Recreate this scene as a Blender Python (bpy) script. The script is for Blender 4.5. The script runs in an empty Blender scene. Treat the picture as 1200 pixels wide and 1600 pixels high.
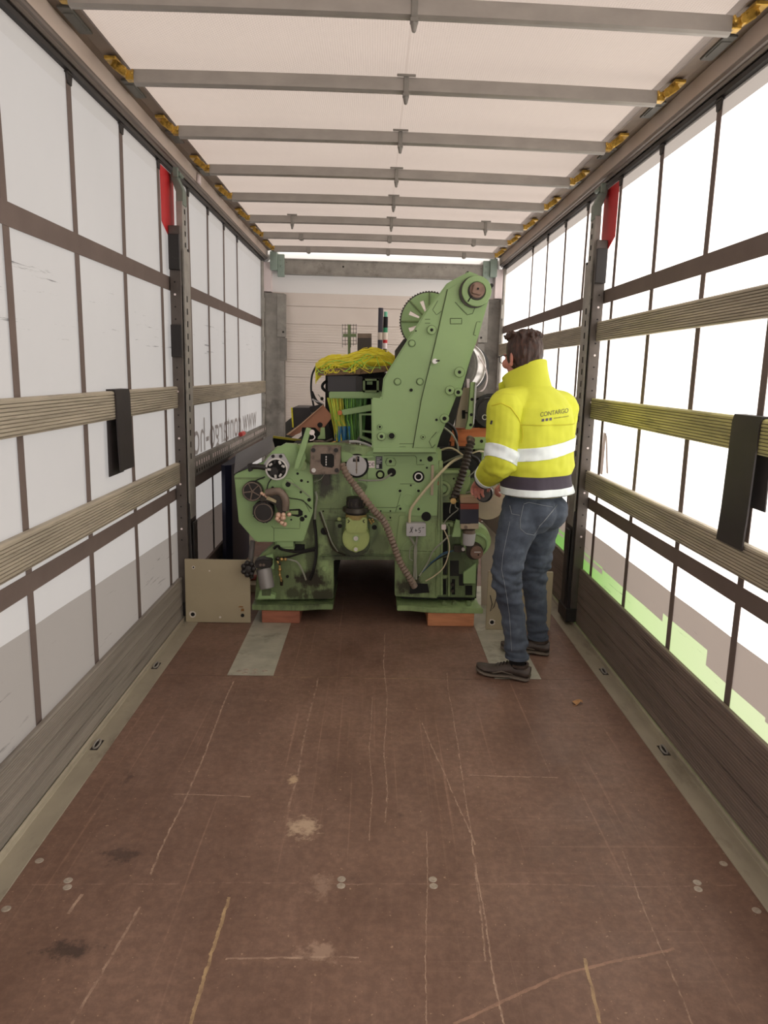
import bpy, bmesh, math, random
from mathutils import Vector, Matrix, noise
from mathutils.bvhtree import BVHTree
random.seed(7)
scene = bpy.context.scene
COL = scene.collection
PI = math.pi

# ------------------------------------------------------------------ camera
F, PITCH, YAW, ROLL, CX, CH, SX = 1151.942, 0.1867, 0.0353, 0.0273, -0.0690, 1.5258, 21.757
_cy, _sy, _cp, _sp, _cr, _sr = (math.cos(YAW), math.sin(YAW), math.cos(PITCH), math.sin(PITCH),
                                math.cos(ROLL), math.sin(ROLL))
FW = Vector((_sy*_cp, _cy*_cp, -_sp))
_rt = Vector((_cy, -_sy, 0))
_up = _rt.cross(FW)
RT = _cr*_rt + _sr*_up
UP = -_sr*_rt + _cr*_up
CAM = Vector((CX, 0, CH))
cam = bpy.data.cameras.new('camera')
cam_o = bpy.data.objects.new('camera', cam)
COL.objects.link(cam_o)
cam.sensor_fit = 'VERTICAL'
cam.sensor_height = 36.0
cam.lens = F/1600*36.0
cam.shift_x = -SX/1600
cam.clip_start = 0.05
M3 = Matrix((RT, UP, -FW)).transposed()
cam_o.matrix_world = Matrix.Translation(CAM) @ M3.to_4x4()
scene.camera = cam_o

# ------------------------------------------------------------------ daylight
scene.view_settings.view_transform = 'Standard'
scene.view_settings.look = 'None'
scene.view_settings.gamma = 1.0
scene.view_settings.use_curve_mapping = False
scene.view_settings.exposure = 0.0
world = bpy.data.worlds.new('sky')
scene.world = world
world.use_nodes = True
wn = world.node_tree.nodes
bg = wn['Background']
bg.inputs['Color'].default_value = (1.0, 0.965, 0.935, 1)
bg.inputs['Strength'].default_value = 1.25
sun = bpy.data.lights.new('sun', 'SUN')
sun.energy = 16.0
sun.angle = math.radians(3)
sun.color = (1.0, 0.95, 0.88)
sun_o = bpy.data.objects.new('sun', sun)
COL.objects.link(sun_o)
sun_o.location = (8, 2, 10)
sun_o.rotation_euler = Vector((0.72, -0.12, 0.60)).to_track_quat('Z', 'Y').to_euler()

# ------------------------------------------------------------------ helpers
def ray(px, py):
    return FW*F + RT*(px-600-SX) + UP*(800-py)

def P(px, py, Y):
    """point of the place seen at (px, py) of the 1200x1600 frame at distance Y down the trailer"""
    d = ray(px, py)
    return CAM + d*(Y/d.y)

def S(r, g, b, k=1.0):
    def f(c):
        c /= 255.0
        return (c/12.92 if c <= 0.04045 else ((c+0.055)/1.055)**2.4)*k
    return (f(r), f(g), f(b), 1.0)

WORLD = {}

class MB:
    """collects shapes in world coordinates and links them as ONE mesh object"""
    def __init__(self):
        self.bm = bmesh.new()
    def poly(self, pts):
        vs = [self.bm.verts.new(p) for p in pts]
        try:
            return self.bm.faces.new(vs)
        except ValueError:
            return None
    def hexa(self, c, s, R=None):
        c = Vector(c); s = Vector(s)*0.5
        vs = []
        for z in (-1, 1):
            for (x, y) in ((-1, -1), (1, -1), (1, 1), (-1, 1)):
                v = Vector((x*s.x, y*s.y, z*s.z))
                if R is not None:
                    v = R @ v
                vs.append(self.bm.verts.new(c+v))
        for f in ((0, 3, 2, 1), (4, 5, 6, 7), (0, 1, 5, 4), (1, 2, 6, 5), (2, 3, 7, 6), (3, 0, 4, 7)):
            self.bm.faces.new([vs[i] for i in f])
        return self
    def box(self, x0, x1, y0, y1, z0, z1):
        return self.hexa(((x0+x1)/2, (y0+y1)/2, (z0+z1)/2), (abs(x1-x0), abs(y1-y0), abs(z1-z0)))
    def sweep(self, base, vec):
        """closed polygon 'base' (list of Vector) swept along vec"""
        vec = Vector(vec)
        a = [self.bm.verts.new(Vector(p)) for p in base]
        b = [self.bm.verts.new(Vector(p)+vec) for p in base]
        n = len(a)
        fs = []
        fs.append(self.bm.faces.new(a)); fs.append(self.bm.faces.new(b[::-1]))
        for i in range(n):
            fs.append(self.bm.faces.new((a[i], b[i], b[(i+1) % n], a[(i+1) % n])))
        bmesh.ops.recalc_face_normals(self.bm, faces=fs)
        return self
    def plate(self, pix, Y, t):
        """outline given in the photo's pixels on the plane at Y, t thick going away"""
        return self.sweep([P(x, y, Y) for x, y in pix], (0, t, 0))
    def rect(self, x0, y0, x1, y1, Y, t):
        return self.plate([(x0, y0), (x1, y0), (x1, y1), (x0, y1)], Y, t)
    def cyl(self, p0, p1, r0, r1=None, n=20, caps=True):
        p0, p1 = Vector(p0), Vector(p1)
        r1 = r0 if r1 is None else r1
        q = (p1-p0).to_track_quat('Z', 'Y')
        a, b = [], []
        for i in range(n):
            t = 2*PI*i/n
            d = q @ Vector((math.cos(t), math.sin(t), 0))
            a.append(self.bm.verts.new(p0+d*r0)); b.append(self.bm.verts.new(p1+d*r1))
        for i in range(n):
            self.bm.faces.new((a[i], a[(i+1) % n], b[(i+1) % n], b[i]))
        if caps:
            self.bm.faces.new(a[::-1]); self.bm.faces.new(b)
        return self
    def disc(self, px, py, rpx, Y, t, n=24, r2=None):
        """round boss facing the rear door: front at Y, t deep"""
        c = P(px, py, Y); k = Y/F
        return self.cyl(c, c+Vector((0, t, 0)), rpx*k, (r2 if r2 is not None else rpx)*k, n)
    def ring(self, px, py, ro, ri, Y, t, n=28):
        c = P(px, py, Y); k = Y/F
        return self.tubering(c, Vector((0, 1, 0)), ro*k, ri*k, t, n)
    def tubering(self, c, ax, ro, ri, t, n=28):
        ax = Vector(ax).normalized(); q = ax.to_track_quat('Z', 'Y')
        L = []
        for i in range(n):
            a = 2*PI*i/n
            d = q @ Vector((math.cos(a), math.sin(a), 0))
            L.append([self.bm.verts.new(v) for v in (c+d*ri, c+d*ro, c+d*ro+ax*t, c+d*ri+ax*t)])
        for i in range(n):
            A, B = L[i], L[(i+1) % n]
            for k in range(4):
                self.bm.faces.new((A[k], A[(k+1) % 4], B[(k+1) % 4], B[k]))
        return self
    def tube(self, pts, r, n=8, caps=True):
        pts = [Vector(p) for p in pts]
        rr = r if isinstance(r, (list, tuple)) else [r]*len(pts)
        rings = []
        prev = None
        for i, p in enumerate(pts):
            t = (pts[min(i+1, len(pts)-1)]-pts[max(i-1, 0)])
            if t.length < 1e-9:
                t = Vector((0, 0, 1))
            t.normalize()
            if prev is None:
                u = t.orthogonal().normalized()
            else:
                u = prev-t*prev.dot(t)
                u = u.normalized() if u.length > 1e-6 else t.orthogonal().normalized()
            prev = u
            w = t.cross(u)
            rings.append([self.bm.verts.new(p+(u*math.cos(2*PI*k/n)+w*math.sin(2*PI*k/n))*rr[i]) for k in range(n)])
        for a, b in zip(rings, rings[1:]):
            for k in range(n):
                self.bm.faces.new((a[k], a[(k+1) % n], b[(k+1) % n], b[k]))
        if caps:
            self.bm.faces.new(rings[0][::-1]); self.bm.faces.new(rings[-1])
        return self
    def loft(self, rings, caps=True):
        R = [[self.bm.verts.new(p) for p in r] for r in rings]
        n = len(R[0])
        for a, b in zip(R, R[1:]):
            for k in range(n):
                self.bm.faces.new((a[k], a[(k+1) % n], b[(k+1) % n], b[k]))
        if caps:
            self.bm.faces.new(R[0][::-1]); self.bm.faces.new(R[-1])
        return self
    def ball(self, c, r, s=(1, 1, 1), R=None, u=20, v=12):
        m = Matrix.Translation(Vector(c))
        if R is not None:
            m = m @ R.to_4x4()
        m = m @ Matrix.Diagonal((r*s[0], r*s[1], r*s[2], 1))
        bmesh.ops.create_uvsphere(self.bm, u_segments=u, v_segments=v, radius=1, matrix=m)
        return self
    def cap(self, p0, r0, p1, r1, n=18):
        self.ball(p0, r0, u=n, v=10); self.ball(p1, r1, u=n, v=10)
        return self.cyl(p0, p1, r0, r1, n)
    def build(self, name, mat, parent=None, bevel=0.0, smooth=True, angle=35, recalc=True, seg=2):
        bm = self.bm
        if recalc:
            bmesh.ops.recalc_face_normals(bm, faces=bm.faces)
        if bevel > 0:
            es = [e for e in bm.edges if len(e.link_faces) == 2 and e.calc_face_angle(0) > math.radians(40)]
            bmesh.ops.bevel(bm, geom=es, offset=bevel, segments=seg, affect='EDGES', clamp_overlap=True)
        if smooth:
            for f in bm.faces:
                f.smooth = True
            for e in bm.edges:
                e.smooth = not (len(e.link_faces) == 2 and e.calc_face_angle(0) > math.radians(angle))
        vs = [v.co for v in bm.verts]
        lo = Vector((min(v.x for v in vs), min(v.y for v in vs), min(v.z for v in vs)))
        hi = Vector((max(v.x for v in vs), max(v.y for v in vs), max(v.z for v in vs)))
        org = (lo+hi)/2
        if parent is None:
            org.z = lo.z
        for v in bm.verts:
            v.co -= org
        me = bpy.data.meshes.new(name)
        bm.to_mesh(me); bm.free()
        for m in (mat if isinstance(mat, (list, tuple)) else [mat]):
            me.materials.append(m)
        return link(bpy.data.objects.new(name, me), org, parent)

def link(o, org, parent=None):
    COL.objects.link(o)
    WORLD[o.name] = Vector(org)
    if parent is not None:
        o.parent = parent
        o.location = Vector(org)-WORLD[parent.name]
    else:
        o.location = org
    return o

def tag(o, label=None, cat=None, group=None, kind=None):
    if label: o['label'] = label
    if cat: o['category'] = cat
    if group: o['group'] = group
    if kind: o['kind'] = kind
    return o

def thing(name, loc, label, cat, group=None):
    o = bpy.data.objects.new(name, None)
    o.empty_display_size = 0.1
    link(o, Vector(loc))
    return tag(o, label, cat, group)

def plabel(o, label):
    o['label'] = label
    return o

# ------------------------------------------------------------------ materials
class NT:
    def __init__(self, name):
        self.m = bpy.data.materials.new(name)
        self.m.use_nodes = True
        self.t = self.m.node_tree
        self.n = self.t.nodes
        self.b = self.n['Principled BSDF']
        self.out = self.n['Material Output']
    def new(self, typ, **kw):
        x = self.n.new(typ)
        for k, v in kw.items():
            setattr(x, k, v)
        return x
    def ln(self, a, b):
        self.t.links.new(a, b)
    def coord(self, kind='Object', scale=(1, 1, 1)):
        if kind == 'World':
            c = self.new('ShaderNodeNewGeometry').outputs['Position']
        else:
            c = self.new('ShaderNodeTexCoord').outputs[kind]
        mp = self.new('ShaderNodeMapping')
        mp.inputs['Scale'].default_value = scale
        self.ln(c, mp.inputs['Vector'])
        return mp.outputs['Vector']
    def noise(self, vec, scale, detail=4, rough=0.55, dist=0.0):
        x = self.new('ShaderNodeTexNoise')
        x.inputs['Scale'].default_value = scale
        x.inputs['Detail'].default_value = detail
        x.inputs['Roughness'].default_value = rough
        x.inputs['Distortion'].default_value = dist
        self.ln(vec, x.inputs['Vector'])
        return x.outputs['Fac']
    def ramp(self, fac, stops):
        r = self.new('ShaderNodeValToRGB')
        el = r.color_ramp.elements
        while len(el) < len(stops):
            el.new(0.5)
        for e, (p, c) in zip(el, stops):
            e.position = p
            e.color = c if len(c) == 4 else (*c, 1)
        self.ln(fac, r.inputs['Fac'])
        return r.outputs['Color']
    def math(self, op, a, b=None, c=None, clamp=False):
        x = self.new('ShaderNodeMath', operation=op, use_clamp=clamp)
        for i, v in enumerate((a, b, c)):
            if v is None: continue
            if isinstance(v, (int, float)): x.inputs[i].default_value = v
            else: self.ln(v, x.inputs[i])
        return x.outputs[0]
    def mix(self, fac, a, b, mode='MIX'):
        x = self.new('ShaderNodeMix', data_type='RGBA', blend_type=mode)
        x.clamp_factor = True
        for s, v in ((0, fac), (6, a), (7, b)):
            if isinstance(v, (int, float)): x.inputs[s].default_value = v
            elif isinstance(v, tuple): x.inputs[s].default_value = v
            else: self.ln(v, x.inputs[s])
        return x.outputs[2]
    def bump(self, h, strength=0.3, dist=0.01):
        x = self.new('ShaderNodeBump')
        x.inputs['Strength'].default_value = strength
        x.inputs['Distance'].default_value = dist
        self.ln(h, x.inputs['Height'])
        return x.outputs['Normal']
    def base(self, v):
        if isinstance(v, tuple): self.b.inputs['Base Color'].default_value = v
        else: self.ln(v, self.b.inputs['Base Color'])

G0 = (0, 0, 0, 1); G1 = (1, 1, 1, 1)
def sc(c, k):
    return (min(c[0]*k, 1), min(c[1]*k, 1), min(c[2]*k, 1), 1)

def mat(name, col, rough=0.5, metal=0.0, var=0.12, scale=6.0, stretch=(1, 1, 1), bump=0.0, bscale=60.0,
        dirt=None, spec=0.5):
    """plain procedural finish: tone noise, optional bump, optional dirt = (colour, scale, threshold, amount)"""
    t = NT(name)
    v = t.coord('World', stretch)
    c = t.ramp(t.noise(v, scale), [(0.3, sc(col, 1-var)), (0.7, sc(col, 1+var))])
    if dirt:
        dc, ds, th_, am = dirt
        f = t.ramp(t.noise(v, ds, 6, 0.65), [(th_, G0), (min(th_+0.16, 1), (am, am, am, 1))])
        c = t.mix(f, c, dc)
    t.base(c)
    t.b.inputs['Roughness'].default_value = rough
    t.b.inputs['Metallic'].default_value = metal
    t.b.inputs['Specular IOR Level'].default_value = spec
    if bump:
        t.ln(t.bump(t.noise(v, bscale, 3), bump, 0.004), t.b.inputs['Normal'])
    return t.m

def cloth_sheet(name, col, trans, kind):
    """woven PVC tarpaulin that lets daylight through"""
    t = NT(name)
    v = t.coord('World')
    sep = t.new('ShaderNodeSeparateXYZ'); t.ln(v, sep.inputs[0])
    c = t.ramp(t.noise(v, 1.3, 5, 0.6), [(0.3, sc(col, 0.95)), (0.7, sc(col, 1.03))])
    tr = t.ramp(t.noise(v, 1.1, 4), [(0.3, sc(trans, 0.96)), (0.7, sc(trans, 1.03))])
    if kind != 'roof':
        z = sep.outputs['Z']; y = sep.outputs['Y']
        # printed grey band along the foot, sewn double hem along the top
        wob = 0.615 if kind == 'right' else None
        if kind == 'left':
            edge = t.math('MULTIPLY_ADD', y, -0.04, 0.715)
        else:
            edge = t.math('MULTIPLY_ADD', y, 0.0, 0.608)
        band = t.math('LESS_THAN', z, edge)
        if kind == 'right':
            gz = t.math('LESS_THAN', z, 0.462)
            gc = t.ramp(t.math('MULTIPLY_ADD', y, 0.25, -0.45), [(0.0, (0.66, 0.80, 0.52, 1)), (0.42, (0.52, 0.74, 0.36, 1)), (0.62, (0.22, 0.48, 0.12, 1)), (1.0, (0.10, 0.36, 0.05, 1))])
            chk = t.new('ShaderNodeTexWhiteNoise', noise_dimensions='2D')
            sn = t.new('ShaderNodeVectorMath', operation='SNAP'); sn.inputs[1].default_value = (0.45, 0.45, 0.09)
            sw = t.new('ShaderNodeCombineXYZ')
            t.ln(v, sn.inputs[0])
            s2 = t.new('ShaderNodeSeparateXYZ'); t.ln(sn.outputs[0], s2.inputs[0])
            t.ln(s2.outputs['Y'], sw.inputs[0]); t.ln(s2.outputs['Z'], sw.inputs[1])
            t.ln(sw.outputs[0], chk.inputs['Vector'])
            top = t.math('MULTIPLY_ADD', chk.outputs['Value'], 0.09, 0.40)
            gz2 = t.math('LESS_THAN', z, top)
            tr = t.mix(band, tr, (0.082, 0.069, 0.062, 1))
            tr = t.mix(t.math('MULTIPLY', gz2, band), tr, t.mix(1.0, gc, (0.30, 0.29, 0.29, 1), 'MULTIPLY'))
            c = t.mix(band, c, (0.40, 0.37, 0.35, 1))
        else:
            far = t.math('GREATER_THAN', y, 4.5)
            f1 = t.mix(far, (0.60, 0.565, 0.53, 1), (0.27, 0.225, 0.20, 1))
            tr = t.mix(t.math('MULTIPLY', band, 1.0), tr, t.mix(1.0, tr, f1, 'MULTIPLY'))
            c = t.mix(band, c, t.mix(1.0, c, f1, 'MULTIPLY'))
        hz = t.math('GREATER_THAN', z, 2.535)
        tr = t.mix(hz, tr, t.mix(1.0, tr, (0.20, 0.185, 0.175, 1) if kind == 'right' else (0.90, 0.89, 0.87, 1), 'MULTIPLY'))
        # black rub marks left by the boards and loads
        sv = t.coord('World', (1, 0.9, 22))
        m1 = t.noise(sv, 2.6, 5, 0.7)
        mk = t.ramp(m1, [(0.625, G0), (0.70, (0.8, 0.8, 0.8, 1))])
        low = t.math('LESS_THAN', z, 0.52)
        hi_ = t.math('MULTIPLY', t.math('GREATER_THAN', z, 1.60), t.math('LESS_THAN', z, 1.86))
        zone = t.math('ADD', t.math('MULTIPLY', low, 1.0), t.math('MULTIPLY', hi_, 0.9 if kind == 'left' else 0.0), clamp=True)
        f = t.math('MULTIPLY', mk, zone)
        tr = t.mix(f, tr, (0.03, 0.03, 0.03, 1))
        c = t.mix(f, c, (0.04, 0.04, 0.04, 1))
        fine = t.bump(t.noise(v, 3.0, 3), 0.12, 0.02)
    else:
        cv = t.coord('World', (0.55, 1.0, 1))
        w = t.new('ShaderNodeTexWave', wave_type='BANDS', bands_direction='DIAGONAL')
        w.inputs['Scale'].default_value = 42; w.inputs['Distortion'].default_value = 0.6
        w.inputs['Detail'].default_value = 2; t.ln(v, w.inputs['Vector'])
        w2 = t.new('ShaderNodeTexWave', wave_type='BANDS', bands_direction='X')
        w2.inputs['Scale'].default_value = 34; t.ln(v, w2.inputs['Vector'])
        h = t.math('ADD', w.outputs['Fac'], w2.outputs['Fac'])
        tr = t.mix(t.math('MULTIPLY', h, 0.5), t.mix(1.0, tr, (0.955, 0.95, 0.945, 1), 'MULTIPLY'), tr)
        x = sep.outputs['X']
        seam = t.math('LESS_THAN', t.math('ABSOLUTE', t.math('SUBTRACT', x, 0.03)), 0.0022)
        tr = t.mix(seam, tr, t.mix(1.0, tr, (0.8, 0.79, 0.78, 1), 'MULTIPLY'))
        fine = t.bump(h, 0.12, 0.004)
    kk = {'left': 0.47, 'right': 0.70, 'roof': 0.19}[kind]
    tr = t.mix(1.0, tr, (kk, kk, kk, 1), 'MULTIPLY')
    d = t.new('ShaderNodeBsdfDiffuse'); l = t.new('ShaderNodeBsdfTranslucent'); a = t.new('ShaderNodeAddShader')
    t.ln(c, d.inputs['Color']); t.ln(tr, l.inputs['Color'])
    t.ln(fine, d.inputs['Normal']); t.ln(fine, l.inputs['Normal'])
    t.ln(d.outputs[0], a.inputs[0]); t.ln(l.outputs[0], a.inputs[1])
    t.ln(a.outputs[0], t.out.inputs['Surface'])
    return t.m

def floor_mat():
    t = NT('brown_film_faced_plywood')
    v = t.coord('World')
    sep = t.new('ShaderNodeSeparateXYZ'); t.ln(v, sep.inputs[0])
    x, y = sep.outputs['X'], sep.outputs['Y']
    base = t.ramp(t.noise(v, 2.2, 7, 0.65), [(0.25, S(104, 78, 65)), (0.55, S(125, 96, 81)), (0.8, S(142, 112, 95))])
    # wear: pale haze where loads were dragged, fine long scratches, dark oil spots
    haze = t.ramp(t.noise(t.coord('World', (1.6, 0.5, 1)), 2.4, 6, 0.7), [(0.42, G0), (0.75, (0.5, 0.5, 0.5, 1))])
    base = t.mix(haze, base, S(158, 128, 112))
    s1 = t.ramp(t.noise(t.coord('World', (55, 0.55, 1)), 1.0, 3, 0.6), [(0.62, G0), (0.72, (0.45, 0.45, 0.45, 1))])
    base = t.mix(s1, base, S(176, 140, 120))
    s2 = t.ramp(t.noise(t.coord('World', (0.8, 60, 1)), 1.0, 3, 0.6), [(0.65, G0), (0.75, (0.32, 0.32, 0.32, 1))])
    base = t.mix(s2, base, S(172, 140, 122))
    mot = t.ramp(t.noise(v, 34, 5, 0.75), [(0.42, (0.30, 0.30, 0.30, 1)), (0.62, G0)])
    base = t.mix(mot, base, S(70, 50, 42))
    dk = t.ramp(t.noise(t.coord('World', (1.2, 0.9, 1)), 3.7, 6, 0.62), [(0.66, G0), (0.74, (0.62, 0.62, 0.62, 1))])
    base = t.mix(dk, base, S(52, 38, 33))
    sp = t.ramp(t.noise(v, 75, 2, 0.5), [(0.70, G0), (0.73, (0.7, 0.7, 0.7, 1))])
    base = t.mix(sp, base, S(178, 148, 122))
    brk = t.noise(v, 26, 4, 0.7); slow = t.noise(v, 1.7, 1, 0.4)
    def seg(ax, ay, bx, by, w, col, amt):
        nonlocal base
        L = math.hypot(bx-ax, by-ay); ux, uy = (bx-ax)/L, (by-ay)/L
        al = t.math('MULTIPLY_ADD', x, ux, t.math('MULTIPLY_ADD', y, uy, -(ux*ax+uy*ay)))
        wob = t.math('MULTIPLY_ADD', brk, 0.016, t.math('MULTIPLY_ADD', slow, 0.05, -0.033))
        pr = t.math('ADD', t.math('MULTIPLY_ADD', x, -uy, t.math('MULTIPLY_ADD', y, ux, uy*ax-ux*ay)), wob)
        m = t.math('MULTIPLY', t.math('LESS_THAN', t.math('ABSOLUTE', pr), w*0.75),
                   t.math('LESS_THAN', t.math('ABSOLUTE', t.math('SUBTRACT', al, L/2)), L/2))
        m = t.math('MULTIPLY', m, t.math('MULTIPLY_ADD', brk, 2.4, amt-1.32, clamp=True))
        base = t.mix(m, base, col)
    pale = S(190, 162, 140); yel = S(178, 150, 112)
    for a in [(-.47, 1.93, -.47, 1.45, .006, yel, .8), (-.735, 3.46, -.72, 2.02, .004, pale, .55), (.28, 2.17, .27, 1.4, .0028, pale, .6),
              (.15, 1.5, .31, 1.58, .006, S(158, 124, 104), .8), (.31, 1.58, .45, 1.64, .006, S(158, 124, 104), .8),
              (.45, 1.64, .60, 1.69, .006, S(158, 124, 104), .8), (.60, 1.69, .78, 1.74, .006, S(158, 124, 104), .75),
              (.52, 1.70, .50, 1.50, .006, yel, .75), (-.71, 1.89, -.75, 1.4, .005, pale, .45), (.33, 2.61, .67, 2.60, .003, pale, .6),
              (.17, 3.04, .29, 2.18, .003, pale, .5), (-.33, 3.51, -.34, 2.39, .005, pale, .35), (.34, 3.61, .26, 1.69, .003, pale, .4),
              (.14, 2.25, .08, 1.4, .002, pale, .5), (.78, 2.15, .73, 1.45, .003, pale, .35), (-.43, 1.70, -.08, 1.70, .004, pale, .5),
              (-.89, 1.94, -.90, 1.86, .006, pale, .6), (-.77, 2.46, -.49, 2.45, .004, pale, .5), (-1.1, 1.9885, 1.12, 1.9885, .0028, S(172, 140, 124), .35),
              (-1.1, 3.527, 1.12, 3.527, .0035, S(60, 44, 38), .7), (-.56, 3.523, .30, 3.523, .005, yel, .42), (.02, 4.2, .0, 2.3, .003, pale, .45),
              (-.06, 3.3, -.05, 2.2, .002, pale, .45)]:
        seg(*a)
    def spot(cx, cy, rx, ry, col, amt):
        nonlocal base
        dx = t.math('MULTIPLY', t.math('SUBTRACT', x, cx), 1/rx); dy = t.math('MULTIPLY', t.math('SUBTRACT', y, cy), 1/ry)
        r = t.math('SQRT', t.math('ADD', t.math('MULTIPLY', dx, dx), t.math('MULTIPLY', dy, dy)))
        f = t.math('ADD', t.math('SUBTRACT', 1.0, r), t.math('MULTIPLY_ADD', brk, 2.4, -1.45))
        f = t.math('MULTIPLY', t.math('MULTIPLY', f, 2.2, clamp=True), amt)
        base = t.mix(f, base, col)
    for a in [(-.28, 2.27, .075, .09, S(190, 165, 140), .85), (-.18, 1.72, .085, .05, S(178, 150, 130), .6), (-.35, 2.57, .03, .05, S(196, 168, 136), .8),
              (-.85, 1.73, .10, .05, S(46, 38, 34), .7), (-.84, 2.12, .08, .06, S(48, 36, 32), .6), (-.2, 1.98, .05, .08, S(180, 152, 132), .4)]:
        spot(*a)
    t.base(base)
    t.ln(t.ramp(t.noise(v, 5, 5), [(0.3, (0.42,)*3), (0.7, (0.62,)*3)]), t.b.inputs['Roughness'])
    t.b.inputs['Specular IOR Level'].default_value = 0.4
    t.ln(t.bump(t.noise(v, 160, 2), 0.10, 0.002), t.b.inputs['Normal'])
    return t.m

M_FLOOR = floor_mat()
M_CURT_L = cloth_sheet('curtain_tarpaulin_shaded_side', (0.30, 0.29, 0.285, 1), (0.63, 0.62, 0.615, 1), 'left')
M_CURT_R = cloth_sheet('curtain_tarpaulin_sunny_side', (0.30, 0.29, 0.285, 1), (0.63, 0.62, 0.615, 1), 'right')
M_ROOF = cloth_sheet('roof_tarpaulin', (0.30, 0.26, 0.24, 1), (0.60, 0.52, 0.48, 1), 'roof')
M_STRAP = mat('dark_webbing', S(112, 98, 92), 0.85, var=0.08, bump=0.2, bscale=300)
M_RUBBER = mat('black_rubber', S(48, 42, 42), 0.6, var=0.15, scale=9, dirt=(S(120, 110, 100), 40, 0.7, 0.6))
M_ALU = mat('weathered_ribbed_aluminium', S(184, 174, 156), 0.6, 0.25, var=0.22, scale=5, stretch=(1, 0.35, 6), dirt=(S(70, 66, 58), 9, 0.56, 0.55))
M_ALU_YGREEN = mat('yellow_green_ribbed_aluminium', S(190, 184, 124), 0.6, 0.1, var=0.25, scale=3, stretch=(1, 0.5, 5), dirt=(S(92, 88, 62), 8, 0.52, 0.55))  # yellow-green version of the ribbed aluminium, mottled olive
M_PLANK_L = mat('grey_scuffed_aluminium', S(150, 143, 134), 0.6, 0.25, var=0.2, scale=4, stretch=(1, 0.3, 7), dirt=(S(52, 48, 45), 5, 0.58, 0.7))
M_PLANK_R = mat('dark_scuffed_aluminium', S(128, 114, 106), 0.6, 0.2, var=0.2, scale=4, stretch=(1, 0.3, 7), dirt=(S(50, 45, 43), 5, 0.56, 0.7))
M_GALV = mat('galvanised_steel', S(156, 152, 145), 0.5, 0.35, var=0.18, scale=11, bump=0.05, dirt=(S(80, 76, 70), 6, 0.58, 0.5))
M_GALV_D = mat('dull_galvanised_steel', S(134, 130, 124), 0.55, 0.35, var=0.2, scale=9, dirt=(S(60, 56, 52), 5, 0.55, 0.5))
M_BOW = mat('bow_galvanised', S(158, 152, 146), 0.5, 0.4, var=0.1, scale=14, stretch=(0.6, 1, 1))
M_YZINC = mat('yellow_passivated_zinc', S(196, 158, 72), 0.4, 0.6, var=0.3, scale=30, dirt=(S(70, 48, 20), 40, 0.5, 0.8))
M_DARKPLATE = mat('dark_zinc_plate', S(96, 94, 88), 0.5, 0.3, var=0.2)
M_POST = mat('brown_grey_post_steel', S(92, 84, 79), 0.45, 0.3, var=0.2, scale=8)
M_GROOVE = mat('darker_groove', S(124, 115, 100), 0.85, var=0.3, scale=14, stretch=(1, .3, 1))  # darker tone for the groove faces between the ribs
M_DARK = mat('black_painted_steel', S(38, 34, 33), 0.5, 0.1, var=0.2, scale=9, dirt=(S(96, 90, 84), 25, 0.62, 0.5))
M_BLACK = mat('black_hole', S(14, 13, 13), 0.8, var=0.05)
M_RAIL = mat('rail_aluminium', S(128, 118, 112), 0.45, 0.5, var=0.1, scale=6, stretch=(1, .3, 1))
M_FASCIA = mat('beige_fascia', S(205, 188, 176), 0.6, 0.0, var=0.06, scale=3)
M_BROWNRAIL = mat('brown_dusty_rail', S(128, 112, 98), 0.6, 0.1, var=0.2, scale=4)
M_TRIM = mat('worn_steel_edge', S(164, 156, 138), 0.55, 0.15, var=0.16, scale=7, stretch=(1, .4, 1), dirt=(S(100, 90, 76), 6, 0.55, 0.6), bump=0.1, bscale=50)
M_WALLF = None
M_RED = mat('red_vinyl', S(200, 34, 40), 0.5, var=0.08)
M_WHITEP = mat('white_paint', S(240, 226, 226), 0.5, var=0.03)
M_SCREW = mat('bright_screw_head', S(178, 166, 152), 0.4, 0.4, var=0.2, scale=90)

# ------------------------------------------------------------------ trailer shell
Y0, Y1 = -2.6, 8.0
def struct(o):
    o['kind'] = 'structure'
    return o

fl = struct(MB().box(-1.114, 1.114, Y0, Y1+0.05, -0.03, 0).build('floor', M_FLOOR))
for s in (-1, 1):
    for (sx, sy) in ((.96, 2.0), (.95, 1.97), (1.085, 2.09), (1.085, 1.88), (.14, 2.01), (.14, 1.98)):
        b = MB()
        b.cyl((s*sx, sy, 0.0), (s*sx, sy, 0.0012), 0.013, 0.012, 20)
        b.tubering(Vector((s*sx, sy, 0.0010)), (0, 0, 1), 0.0065, 0.004, 0.0012, 12)
        b.build('screw', M_SCREW, fl)
def side_trim(s):
    b = MB()
    prof = [(1.115, 0.002), (1.196, 0.002), (1.200, 0.018), (1.210, 0.022), (1.214, 0.004), (1.26, 0.004), (1.26, -0.03), (1.115, -0.03)]
    b.sweep([(s*x, Y0, z) for x, z in prof], (0, Y1-Y0, 0))
    return struct(b.build('trim_1' if s < 0 else 'trim_2', M_TRIM, bevel=0.0015, seg=1))
side_trim(-1); side_trim(1)

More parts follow.
